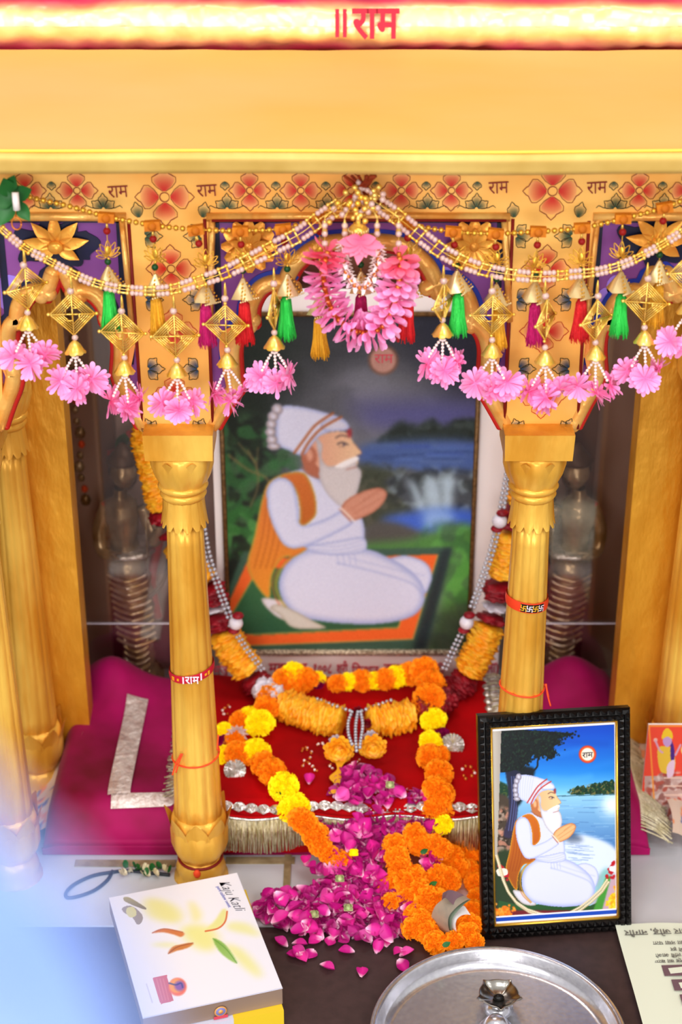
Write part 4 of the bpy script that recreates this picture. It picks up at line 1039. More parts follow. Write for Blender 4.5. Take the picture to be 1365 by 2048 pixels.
lc = cr([P(x, y, .40 - .03 * max(0, (y - 1200) / 180)) for x, y in left], 6)
def bypy(line, a, b): return [p for p in line if a <= proj(*p)[1] <= b]
for a, b, m_, r_ in ((760, 1022, 'satin', .019), (1018, 1050, 'maroon', .02), (1048, 1062, 'whiteflower', .02), (1060, 1085, 'maroon', .02), (1085, 1165, 'satin', .022), (1165, 1212, 'maroon', .022), (1210, 1226, 'whiteflower', .021), (1224, 1262, 'maroon', .022), (1258, 1350, 'satin', .024), (1345, 1380, 'maroon', .022)): ruff(bypy(lc, a, b), r_, m_)
right = [(1062, 850), (1058, 900), (1052, 960), (1038, 1010), (1025, 1050), (1015, 1100), (1003, 1155), (990, 1220), (970, 1275), (945, 1330), (925, 1365), (900, 1395)]
rc2 = cr([P(x, y, .40 - .03 * max(0, (y - 1200) / 180)) for x, y in right], 6)
for a, b, m_, r_ in ((840, 1015, 'satin', .02), (1010, 1060, 'maroon', .02), (1058, 1160, 'satin', .021), (1158, 1205, 'maroon', .023), (1203, 1222, 'whiteflower', .022), (1220, 1252, 'maroon', .022), (1248, 1352, 'satin', .024), (1348, 1392, 'maroon', .022)): ruff(bypy(rc2, a, b), r_, m_)
ruff([on(x, y, .024) for x, y in ((562, 1408), (610, 1425), (650, 1438), (688, 1446))], .0235, 'satin')
ruff([on(x, y, .024) for x, y in ((732, 1446), (775, 1440), (828, 1428))], .0235, 'satin')
ruff([on(x, y, .03) for x, y in ((520, 1372), (545, 1392), (562, 1402))], .018, 'whiteflower'); ruff([on(x, y, .024) for x, y in ((832, 1425), (870, 1412), (900, 1395))], .02, 'maroon')
def rosette(px, py, off, r, mname, nm='rosette', lab=None):
    c = on(px, py, off); mb = MB()
    for k in range(34):
        t = k * 2.4; q = (k / 34) ** .6; d = Vector((math.cos(t) * q, -.55 + .2 * q, math.sin(t) * q * .95)).normalized()
        petal(mb, c, d, Vector((-math.cos(t), -.6, -math.sin(t))), r * (.55 + .45 * q), r * .75, mname, -.3, 4)
    mb.sphere(c, r * .5, mname, 8); o = part(nm, mb, gC)
rosette(679, 1497, .030, .027, 'satin'); rosette(746, 1491, .030, .025, 'satin'); rosette(672, 1480, .034, .012, 'whiteflower', 'white_tuft'); rosette(742, 1472, .034, .013, 'whiteflower', 'white_tuft'); rosette(716, 1424, .04, .013, 'maroon', 'knot'); rosette(735, 1446, .036, .010, 'maroon', 'knot')
mb = MB(); rp = cr([on(x, y, .012) for x, y in ((686, 1510), (680, 1535), (672, 1555), (676, 1575), (668, 1588))], 8); n_ = len(rp); vs = []
for i, p in enumerate(rp):
    w = .007 * (1 + .5 * math.sin(i * .5)); vs += [p + Vector((-w, 0, 0)), p + Vector((w, -.003 * math.sin(i * .7), .002))]
mb.add(vs, [(2 * i, 2 * i + 1, 2 * i + 3, 2 * i + 2) for i in range(n_ - 1)], 'ribbon'); part('ribbon_tail', mb, gC)
# ---- silver pearl strings
pg = thing('pearl_garland', 'double silver pearl string with maroon and white balls beside the satin garland', 'garland', P(715, 1420, .33))
def pearls(pts, r=.0031, dbl=True, sp=.0086):
    mb = MB(); pts = resample(cr(pts, 8), sp)
    for i, p in enumerate(pts):
        d = (pts[min(len(pts) - 1, i + 1)] - pts[max(0, i - 1)]).normalized(); n = Vector((-d.z, 0, d.x))
        for s_ in ((-1, 1) if dbl else (0,)): mb.sphere(p + n * s_ * r, r, 'silverpearl', 7)
    part('pearl_string', mb, pg, kind='stuff')
pearls([P(x, y, .37) for x, y in ((1020, 930), (1012, 975), (1004, 1020))], .0036, True)
pearls([P(x, y, .365) for x, y in ((994, 1065), (982, 1110), (965, 1160), (945, 1215))], .0036); pearls([P(x, y, .355) for x, y in ((925, 1265), (905, 1305), (886, 1345))], .0034)
pearls([P(x, y, .37) for x, y in ((405, 1050), (416, 1110), (436, 1170), (462, 1240))], .0036); pearls([P(x, y, .36) for x, y in ((462, 1250), (495, 1300), (530, 1345))], .003)
for pts in (((635, 1398), (660, 1408), (690, 1418), (708, 1424)), ((724, 1422), (750, 1412), (790, 1398)), ((704, 1424), (697, 1445), (698, 1470), (706, 1492)), ((716, 1424), (712, 1450), (712, 1480), (714, 1506)), ((722, 1424), (726, 1450), (722, 1480), (720, 1500))): pearls([on(x, y, .048) for x, y in pts], .0033, False, .0084)
for x, y, d in ((1000, 1042, .36), (934, 1245, .355), (472, 1246, .36)):
    c = P(x, y, d); mb = MB(); mb.sphere(c, .0125, 'whiteflower', 14); part('white_ball', mb, pg); mb = MB(); 
    for s_ in (-1, 1): mb.sphere(c + Vector((.004 * s_, 0, .0145 * s_)), .0105, 'maroon', 10, (1, 1, .5))
    part('maroon_cap', mb, pg)
# ================================================================ PICTURES (painted on a fine grid of coloured vertices)
class Paint:
    def __init__(s, X, Y): s.X = X; s.Y = Y; s.C = np.zeros(X.shape + (3,)); s.rs = np.random.RandomState(3)
    def smooth(s, pts, k=5):
        return [(p[0], p[1]) for p in cr([Vector((*q, 0)) for q in pts], k, True)]
    def mask(s, pts):
        P_ = np.array(pts); x0, y0 = P_.min(0) - 2; x1, y1 = P_.max(0) + 2
        bb = (s.X >= x0) & (s.X <= x1) & (s.Y >= y0) & (s.Y <= y1); X = s.X[bb]; Y = s.Y[bb]; ins = np.zeros(X.shape, bool); n = len(P_)
        for i in range(n):
            xa, ya = P_[i]; xb, yb = P_[(i + 1) % n]
            if ya == yb: continue
            c = ((ya > Y) != (yb > Y)) & (X < (xb - xa) * (Y - ya) / (yb - ya) + xa); ins ^= c
        m = np.zeros(s.X.shape); m[bb] = ins; return m
    @staticmethod
    def blur(m, k):
        for _ in range(2):
            for ax in (0, 1):
                c = np.cumsum(np.insert(np.pad(m, [(k, k) if a == ax else (0, 0) for a in (0, 1)], 'edge'), 0, 0, axis=ax), axis=ax)
                n = m.shape[ax]; w = 2 * k + 1
                m = (np.take(c, range(w, w + n), ax) - np.take(c, range(0, n), ax)) / w
        return m
    def put(s, m, col, a=1.0):
        c = np.array(h(col) if isinstance(col, str) else col); m = np.clip(m * a, 0, 1)[..., None]; s.C = s.C * (1 - m) + c * m
    def fill(s, pts, col, soft=0, a=1.0, sm=True, col2=None, ax=(0, 1), edge=None, ew=2):
        if sm: pts = s.smooth(pts)
        m = s.mask(pts)
        if edge: inner = s.blur(m, ew)
        if soft: m = s.blur(m, soft)
        if col2:
            P_ = np.array(pts) @ np.array(ax); lo, hi = P_.min(), P_.max(); t = np.clip((s.X * ax[0] + s.Y * ax[1] - lo) / (hi - lo), 0, 1)[..., None]
            c = np.array(h(col)) * (1 - t) + np.array(h(col2)) * t; mm = np.clip(m * a, 0, 1)[..., None]; s.C = s.C * (1 - mm) + c * mm
        else: s.put(m, col, a)
        if edge: s.put(m * np.clip(1.15 - inner, 0, 1) * 1.6, edge, a)
    def stroke(s, pts, w, col, a=1.0, soft=.8):
        if len(pts) > 2: pts = [(p[0], p[1]) for p in cr([Vector((*q, 0)) for q in pts], 5)]
        P_ = np.array(pts); x0, y0 = P_.min(0) - w - 3; x1, y1 = P_.max(0) + w + 3
        bb = (s.X >= x0) & (s.X <= x1) & (s.Y >= y0) & (s.Y <= y1); X = s.X[bb]; Y = s.Y[bb]; D = np.full(X.shape, 1e9)
        for (xa, ya), (xb, yb) in zip(pts, pts[1:]):
            dx, dy = xb - xa, yb - ya; L = dx * dx + dy * dy + 1e-9; t = np.clip(((X - xa) * dx + (Y - ya) * dy) / L, 0, 1)
            D = np.minimum(D, np.hypot(X - xa - t * dx, Y - ya - t * dy))
        m = np.zeros(s.X.shape); m[bb] = np.clip((w / 2 + soft - D) / (2 * soft), 0, 1); s.put(m, col, a)
    def dot(s, x, y, r, col, a=1.0, soft=1.0): s.put(np.clip((r + soft - np.hypot(s.X - x, s.Y - y)) / (2 * soft), 0, 1), col, a)
    def noise(s, k, amp, m=1.0):
        n = s.rs.randn(*s.X.shape); n = s.blur(n, k) if k else n; n /= n.std() + 1e-9; s.C = np.clip(s.C + (n * amp * m)[..., None], 0, 1)
    def blotch(s, pts, cols, k, a=.6, soft=4, th=.3):
        m = s.blur(s.mask(s.smooth(pts)), soft)
        for c in cols:
            n = s.blur(s.rs.randn(*s.X.shape), k); n /= n.std(); s.put(m * np.clip((n - th) * 1.5, 0, 1), c, a)
def picture(origin, du, dv, nu, nv, paintfn, name, parent, mname='pict', fixfn=None):
    """origin = top left; du, dv world vectors along the width and height"""
    U, V = np.meshgrid(np.linspace(0, 1, nu), np.linspace(0, 1, nv))
    W = [origin[k] + du[k] * U + dv[k] * V for k in range(3)]
    dy = W[1] + CD; dz = W[2] - CH; zc_ = dy * cP - dz * sP; u_ = dy * sP + dz * cP
    X = 682.5 + F * W[0] / zc_; Y = 1024 - F * u_ / zc_
    if fixfn: X, Y = fixfn(U, V)
    p = Paint(X, Y); paintfn(p); C = np.clip(p.C, 0, 1); C = np.where(C <= .04045, C / 12.92, ((C + .055) / 1.055) ** 2.4)
    me = bpy.data.meshes.new(name); co = np.stack(W, -1).reshape(-1, 3); me.vertices.add(nu * nv); me.vertices.foreach_set('co', co.ravel().astype(np.float32))
    i = np.arange(nu * nv).reshape(nv, nu); q = np.stack([i[1:, :-1], i[1:, 1:], i[:-1, 1:], i[:-1, :-1]], -1).reshape(-1, 4); nf = len(q)
    me.loops.add(nf * 4); me.loops.foreach_set('vertex_index', q.ravel()); me.polygons.add(nf); me.polygons.foreach_set('loop_start', np.arange(nf) * 4); me.polygons.foreach_set('loop_total', np.full(nf, 4))
    me.update(calc_edges=True); me.materials.append(M[mname]); at = me.color_attributes.new('Col', 'FLOAT_COLOR', 'POINT')
    at.data.foreach_set('color', np.concatenate([C, np.ones(C.shape[:2] + (1,))], -1).ravel().astype(np.float32))
    return part(name, me, parent)

def saint(p, T, s, big):
    """seated praying old man in white, turban and shawl; T maps drawing coordinates; s = scale of line widths"""
    f = lambda pts: [T(*q) for q in pts]
    white = 'e6e8f8' if big else 'e8eafc'; shade = '9aa8d8' if big else 'a9b4e6'; og = 'd4622a' if big else 'c8641c'; rim = 'b8a040' if big else 'd89a20'
    k = max(2, int(4 * s))
    # shawl behind the back
    p.fill(f([(350, 735), (400, 712), (430, 800), (470, 985), (395, 1010), (360, 1080), (352, 1165), (318, 1130), (283, 1040), (305, 930), (328, 800)]), og, col2='ee8c2c' if big else '8c3c12', edge=rim, ew=2)
    for d in (0, 18, 36, 54): p.stroke(f([(345 + d * .6, 800), (330 + d, 930), (305 + d * 1.0, 1050)]), 2.0 * s, '8c3008', .5)
    # cloth below
    p.fill(f([(330, 1165), (420, 1190), (470, 1255), (400, 1255), (350, 1215)]), white, edge='b0a8a0')
    # legs / lower body
    p.fill(f([(760, 1000), (830, 1025), (852, 1075), (845, 1120), (825, 1150), (760, 1120), (690, 1040)]), white, edge=shade, ew=k)
    p.fill(f([(455, 985), (520, 972), (645, 975), (730, 1015), (800, 1075), (830, 1140), (822, 1200), (780, 1245), (680, 1268), (540, 1262), (440, 1235), (395, 1180), (380, 1110), (400, 1040)]), white, edge=shade, ew=k + 3)
    p.stroke(f([(560, 1030), (680, 1065), (790, 1110), (825, 1160)]), 2.2 * s, shade, .8, 2); p.stroke(f([(600, 1010), (720, 1050), (830, 1080)]), 1.6 * s, shade, .5, 2)
    p.stroke(f([(455, 985), (400, 1030), (372, 1110), (392, 1185), (440, 1240)]), 4 * s, rim, .9); p.stroke(f([(450, 985), (392, 1030), (362, 1110), (382, 1190), (435, 1245)]), 2.4 * s, og, .9)
    # torso
    p.fill(f([(352, 740), (430, 690), (500, 720), (560, 780), (635, 860), (645, 950), (640, 985), (550, 1000), (470, 975), (400, 940), (350, 830)]), white, edge=shade, ew=k)
    p.fill(f([(470, 965), (550, 950), (640, 935), (645, 985), (560, 1000), (480, 985)]), white, edge=shade); 
    for d in (0, 14, 28): p.stroke(f([(480, 962 + d), (560, 968 + d), (642, 945 + d)]), 1.5 * s, shade, .7)
    for d in (0, 18, 36, 54): p.stroke(f([(560 + d, 1000), (565 + d, 1035)]), 1.6 * s, shade, .8)
    # orange strap
    p.fill(f([(395, 705), (440, 700), (480, 740), (495, 800), (492, 860), (448, 895), (445, 830), (430, 760), (385, 722)]), og, edge=rim, ew=2, col2='b85018')
    # arm
    p.fill(f([(350, 745), (392, 718), (428, 750), (442, 830), (450, 890), (520, 870), (585, 835), (612, 878), (540, 930), (450, 972), (400, 965), (365, 900), (345, 820)]), white, edge=shade, ew=k)
    # neck, ear, face
    sk = 'd8a088' if big else 'f0b888'; skd = 'b06a50' if big else 'c07848'
    p.fill(f([(440, 630), (500, 620), (510, 700), (500, 722), (450, 695)]), skd)
    p.stroke(f([(438, 682), (470, 705), (505, 722)]), 3.4 * s, '9a6a5a', .8)
    p.fill(f([(490, 570), (540, 552), (582, 560), (596, 590), (622, 628), (606, 640), (612, 665), (590, 690), (520, 700), (470, 660), (462, 610)]), sk, col2='f0d0a0' if not big else 'e8c8a0', ax=(1, 0))
    p.fill(f([(440, 615), (465, 605), (482, 625), (482, 665), (462, 678), (444, 650)]), skd, soft=1); p.fill(f([(450, 625), (466, 618), (472, 645), (460, 660)]), sk, soft=1)
    # beard
    bw = 'd8d4d4' if big else 'eef0fc'
    p.fill(f([(482, 580), (500, 600), (500, 650), (520, 678), (560, 668), (590, 650), (612, 655), (606, 672), (622, 700), (628, 750), (612, 800), (585, 828), (555, 810), (525, 770), (505, 720), (492, 660)]), bw, edge='b8b4bc', ew=k)
    p.fill(f([(540, 678), (575, 655), (605, 643), (615, 652), (600, 664), (560, 684)]), 'f4f2f4'); p.stroke(f([(575, 690), (595, 684), (608, 680)]), 2 * s, 'a86050', .8)
    p.stroke(f([(543, 575), (560, 566), (582, 572)]), 3 * s, '5a4040', .85); p.stroke(f([(548, 598), (562, 592), (580, 600)]), 2.6 * s, '3a3038', .95); p.stroke(f([(552, 606), (568, 608)]), 1.6 * s, '6a4a48', .7)
    p.dot(*T(568, 600), 2.4 * s, '303050'); p.fill(f([(580, 542), (592, 548), (588, 575), (578, 562)]), 'a03038', soft=1)
    p.stroke(f([(598, 596), (622, 630), (606, 640)]), 1.6 * s, skd, .8)
    # turban
    p.fill(f([(370, 466), (422, 460), (505, 481), (562, 504), (583, 530), (575, 548), (530, 552), (490, 572), (470, 600), (440, 640), (400, 622), (362, 598), (358, 530)]), white, edge=shade, ew=k)
    if not big:
        for q in range(6): p.stroke(f([(376 + q * 16, 474 - q * 2), (372 + q * 14, 540), (376 + q * 12, 605 + q * 4)]), 1.0 * s, shade, .7)
    p.fill(f([(500, 520), (540, 502), (578, 520), (580, 545), (530, 552), (500, 545)]), 'f6f6fc' if not big else 'e0dee8', edge=shade)
    st = 'a85a2c' if big else 'c0443c'
    p.stroke(f([(535, 486), (480, 530), (440, 590), (415, 630)]), 4.5 * s, st); p.stroke(f([(560, 500), (500, 540), (460, 590), (438, 636)]), 4.5 * s, st)
    for (x, y, rx, ry) in ((362, 472, 18, 22), (350, 498, 18, 20), (344, 526, 17, 19), (342, 554, 17, 19), (346, 582, 18, 18), (352, 606, 22, 14)):
        q = [T(x + rx * math.cos(t), y + ry * math.sin(t)) for t in [k2 * pi / 6 for k2 in range(12)]]; p.fill(q, white, edge='8a8494', ew=2)
        q = [T(x + rx * .6 * math.cos(t), y + ry * .6 * math.sin(t)) for t in [k2 * pi / 6 for k2 in range(-3, 8)]]; p.stroke(q, 1.5 * s, '9a7a60' if big else '8a8090', .8)
    # hands
    p.fill(f([(572, 835), (590, 800), (640, 768), (690, 755), (714, 775), (700, 815), (665, 850), (610, 874), (590, 862)]), sk if big else 'f4cf98', edge=skd, ew=2)
    for a, b in (((600, 835), (700, 762)), ((610, 850), (710, 785)), ((640, 800), (690, 762))): p.stroke(f([a, b]), 1.3 * s, skd, .7)
    p.stroke(f([(572, 830), (590, 850), (612, 876)]), 4 * s, 'f0e8e0'); p.stroke(f([(566, 832), (584, 856), (604, 880)]), 1.6 * s, 'a05040', .8)

# ---- framed picture on the table
def small_paint(p):
    T = lambda x, y: (920 + x / 3.067, 1400 + y / 3.067); f = lambda pts: [T(*q) for q in pts]
    H_, W_ = p.X.shape; t = np.clip((p.Y - T(0, 190)[1]) / (T(0, 590)[1] - T(0, 190)[1]), 0, 1)[..., None]
    c0, c1, c2 = [np.array(h(q)) for q in ('0a50c8', '1f86e0', '8ed4f4')]
    p.C[:] = np.where(t < .6, c0 + (c1 - c0) * t / .6, c1 + (c2 - c1) * (t - .6) / .4)
    for (a, b, cc) in (((420, 320), (760, 300), '3a9cf0'), ((500, 420), (940, 380), '2f90e8'), ((560, 480), (800, 470), '60b8f4'), ((640, 250), (900, 270), '0a48b8')): p.stroke(f([a, ((a[0] + b[0]) / 2, a[1] + 12), b]), 10, cc, .35, 6)
    # water
    p.fill(f([(200, 588), (980, 575), (985, 1000), (200, 1000)]), '98d0f0', sm=False, col2='3c6cb4')
    for k in range(70):
        y = 600 + R.random() ** .8 * 330; x = R.uniform(560, 900); L = R.uniform(40, 150); p.stroke(f([(x, y), (x + L, y + R.uniform(-3, 3))]), 1.2, R.choice(['c8ecfc', '2c5ca8', '78b4e4', '244c90']), .35)
    p.dot(*T(935, 645), 13, 'ffffff', .9, 12); p.dot(*T(940, 650), 22, 'e8f8ff', .5, 18)
    # far shore
    p.fill(f([(200, 600), (980, 574), (980, 582), (640, 592), (200, 612)]), '1c4c58', sm=False, a=.6)
    xs = list(range(690, 960, 12)); tops = [(x, 548 - 46 * ((x - 690) / 260) - R.uniform(-8, 20)) for x in xs]
    p.fill(f([(680, 582)] + tops + [(960, 474), (960, 575)]), '12402c', sm=False); p.blotch(f([(690, 540), (960, 500), (960, 572), (690, 578)]), ['4c6c2c', 'a8884c', '0a2018'], 1, .6, 1)
    p.fill(f([(930, 540), (940, 480), (950, 540)]), '0f3c2a', sm=False)
    # snowy bank
    p.fill(f([(640, 870), (700, 840), (780, 830), (960, 915), (975, 1110), (880, 1090), (760, 1020), (650, 990)]), 'd8e4f8', soft=3)
    for k in range(30): y = R.uniform(840, 990); x = R.uniform(640, 760); p.stroke(f([(x, y), (x + R.uniform(30, 90), y + 4)]), 1.2, '6c8cc0', .5)
    p.fill(f([(640, 780), (680, 800), (760, 860), (660, 870)]), '4c5c74', soft=4, a=.7)
    p.fill(f([(850, 1080), (975, 1090), (975, 1350), (780, 1350), (840, 1200)]), 'c8a8b8', soft=4); p.fill(f([(880, 1040), (930, 1050), (900, 1160), (850, 1250), (840, 1150)]), '8cc4c4', soft=4)
    # left bank and tree
    p.fill(f([(195, 500), (290, 520), (300, 590), (195, 620)]), '16402c', soft=1); p.blotch(f([(195, 500), (290, 520), (300, 600), (195, 610)]), ['5c6c30'], 1)
    p.fill(f([(195, 640), (330, 640), (340, 980), (420, 1300), (195, 1340)]), '4c4034', soft=2); p.blotch(f([(195, 690), (330, 690), (330, 950), (200, 950)]), ['c8b0a0', '8c7464', '2c2018', 'd89880'], 3, .7)
    p.fill(f([(225, 960), (330, 950), (420, 1260), (300, 1300), (225, 1280)]), '2c4024', soft=3)
    p.fill(f([(285, 400), (385, 400), (372, 520), (360, 640), (345, 760), (325, 840), (270, 830), (300, 700), (298, 560)]), '1c2440', soft=1, col2='3c3450')
    for d in (0, 15, 28): p.stroke(f([(318 + d, 470), (322 + d, 620), (300 + d * 1.1, 800)]), 2, '7484c8', .6)
    p.fill(f([(380, 430), (430, 410), (460, 450), (370, 640), (350, 600)]), '101c24', soft=2)
    p.stroke(f([(385, 445), (440, 440), (475, 410), (480, 370), (500, 330)]), 3.4, '101c28')
    tree = [(235, 190), (420, 185), (690, 205), (650, 225), (600, 240), (620, 262), (575, 290), (590, 330), (555, 365), (520, 340), (480, 350), (450, 335), (430, 380), (400, 400), (390, 440), (340, 430), (300, 440), (235, 420)]
    p.fill(f(tree), '0a1a1c'); p.blotch(f(tree), ['1c3828', '060c10'], 1, .8, 2)
    for k in range(90):
        a = R.choice(tree[2:14]); p.dot(*T(a[0] + R.gauss(0, 16), a[1] + R.gauss(0, 14)), R.uniform(.8, 2.4), '0a1a1c')
    # sun disc
    p.dot(*T(785, 333), 17.5, 'e8401c', 1, 1.5); p.dot(*T(785, 333), 14.2, 'ff8c50', 1, 1.5); p.dot(*T(785, 333), 12.3, 'fff4e0')
    # mat
    p.fill(f([(240, 1230), (330, 1250), (800, 1262), (850, 1240), (830, 1350), (230, 1350)]), '2c5c30', sm=False); p.fill(f([(250, 1290), (800, 1290), (830, 1350), (230, 1350)]), '7c2430', soft=1, sm=False); p.fill(f([(800, 1340), (900, 1080), (930, 1080), (860, 1340)]), '4c9c3c', soft=1, sm=False)
    saint(p, T, .55, False)
    # garland dotted in across the foot of the picture
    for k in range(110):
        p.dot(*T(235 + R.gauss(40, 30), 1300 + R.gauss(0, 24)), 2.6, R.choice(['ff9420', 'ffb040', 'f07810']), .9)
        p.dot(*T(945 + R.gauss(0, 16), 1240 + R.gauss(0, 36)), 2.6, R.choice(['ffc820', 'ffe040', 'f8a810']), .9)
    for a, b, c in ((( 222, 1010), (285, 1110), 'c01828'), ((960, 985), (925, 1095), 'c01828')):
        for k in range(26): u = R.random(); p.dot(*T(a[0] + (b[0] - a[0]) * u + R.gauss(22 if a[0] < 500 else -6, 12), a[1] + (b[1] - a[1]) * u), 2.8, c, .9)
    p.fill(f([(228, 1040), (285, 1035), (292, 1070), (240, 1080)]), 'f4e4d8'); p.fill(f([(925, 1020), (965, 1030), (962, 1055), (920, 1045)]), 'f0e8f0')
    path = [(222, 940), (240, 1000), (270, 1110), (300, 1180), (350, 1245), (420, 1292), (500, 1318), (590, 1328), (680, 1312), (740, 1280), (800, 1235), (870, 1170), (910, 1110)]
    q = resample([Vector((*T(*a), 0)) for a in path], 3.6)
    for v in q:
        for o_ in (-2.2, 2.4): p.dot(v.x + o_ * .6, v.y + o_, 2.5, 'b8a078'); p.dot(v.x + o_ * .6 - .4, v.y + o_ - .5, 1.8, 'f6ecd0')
    # pale strip on the left and border lines
    p.fill(f([(170, 165), (256, 165), (246, 500), (230, 950), (180, 960)]), 'dcd8cc', sm=False, col2='a8a098', ax=(1, 0))
    ny, nx = p.X.shape; V, U = np.mgrid[0:1:ny * 1j, 0:1:nx * 1j]
    def rim(c, m): p.put(m.astype(float), c)
    rim('f8f8ff', (V < .022) | (V > .955) | (U < .014) | (U > .984)); rim('1c2c90', V < .010); rim('1c50c0', (V > .964) & (V < .984))
fr = thing('framed_picture', 'black embossed framed picture of a praying old man in white beside a blue lake', 'picture', (.3266, -.121, -.003))
x0, y0, yaw, lean, fw, fh = .2110, -.1450, .100, math.radians(18.5), .2284, .3450
D = Vector((math.cos(yaw), math.sin(yaw), 0)); Nn = Vector((-math.sin(yaw), math.cos(yaw), 0)); U_ = (Nn * math.sin(lean) + Vector((0, 0, 1)) * math.cos(lean)); Fn = D.cross(U_)   # Fn points to the viewer (-y)
B0 = Vector((x0, y0, -.003)) 
if Fn.y > 0: Fn = -Fn
def fp(u, v, o=0): return B0 + D * (fw * u) + U_ * (fh * v) + Fn * o
bwid = .0195
def fbar(a, b, w_in, mbx, prof, mname):
    pass
mb = MB()
cs = [(0, 0), (fw, 0), (fw, fh), (0, fh)]
prof = [(0, -.010), (0, .004), (.004, .008), (.012, .0095), (.013, .007), (.0145, .0095), (.022, .008), (.0262, .003), (.0262, -.010)]
vs = []
for (x, y), (sx, sy) in zip(cs, ((1, 1), (-1, 1), (-1, -1), (1, -1))):
    for a, b in prof: a *= .75; vs.append(B0 + D * (x + sx * a) + U_ * (y + sy * a) + Fn * b)
n = len(prof); fs = []
for i in range(4):
    for k in range(n - 1): a = i * n + k; b = ((i + 1) % 4) * n + k; fs.append((a, b, b + 1, a + 1))
mb.add(vs, fs, 'black', False)
def studs(a, b, nn, inward):
    for k in range(nn):
        c = a.lerp(b, (k + .5) / nn); L = (b - a) / nn; d = L.normalized()
        for off in (.0052, .0140):
            q = c + inward * off + Fn * .0085; w1 = L * .44; w2 = inward * .0040
            top = q + Fn * .0042 + d * .001
            vs = [q - w1 - w2, q + w1 - w2, q + w1 + w2, q - w1 + w2, top]; mb.add(vs, [(0, 1, 4), (1, 2, 4), (2, 3, 4), (3, 0, 4)], 'black', False)
studs(fp(.05, 0), fp(.95, 0), 18, U_); studs(fp(.05, 1), fp(.95, 1), 18, -U_); studs(fp(0, .02), fp(0, .98), 28, D); studs(fp(1, .02), fp(1, .98), 28, -D)
part('frame_moulding', mb, fr)
mb = MB(); ins = bwid / fw; inv = bwid / fh
for a, b in ((fp(ins, inv, .002), fp(1 - ins, inv, .002)), (fp(1 - ins, inv, .002), fp(1 - ins, 1 - inv, .002)), (fp(1 - ins, 1 - inv, .002), fp(ins, 1 - inv, .002)), (fp(ins, 1 - inv, .002), fp(ins, inv, .002))): mb.tube([a, a.lerp(b, .5), b], .0026, 'goldfil', 6)
part('gold_fillet', mb, fr)
o_ = fp(ins, 1 - inv, -.0005); picture(o_, D * (fw - 2 * bwid), -U_ * (fh - 2 * bwid), 262, 400, small_paint, 'picture', fr)
mb = MB(); vs = [fp(a, b, -.009) for a, b in ((.02, .01), (.98, .01), (.98, .99), (.02, .99))]; mb.add(vs, [(3, 2, 1, 0)], 'wood', False); part('backing', mb, fr)
rotF = Matrix((D, U_, Fn)).transposed().to_euler()
q = Vector((920 + 785 / 3.067, 1400 + 335 / 3.067)); 
def hitF(px, py, o=.0012):
    r = ray(px, py); c = Vector((0, -CD, CH)); p0 = B0 + Fn * o; t = (p0 - c).dot(Fn) / r.dot(Fn); return c + r * t
text('lettering', 'राम', .0125, 'ink', hitF(q.x, q.y + 1), rotF, fr, .0002)

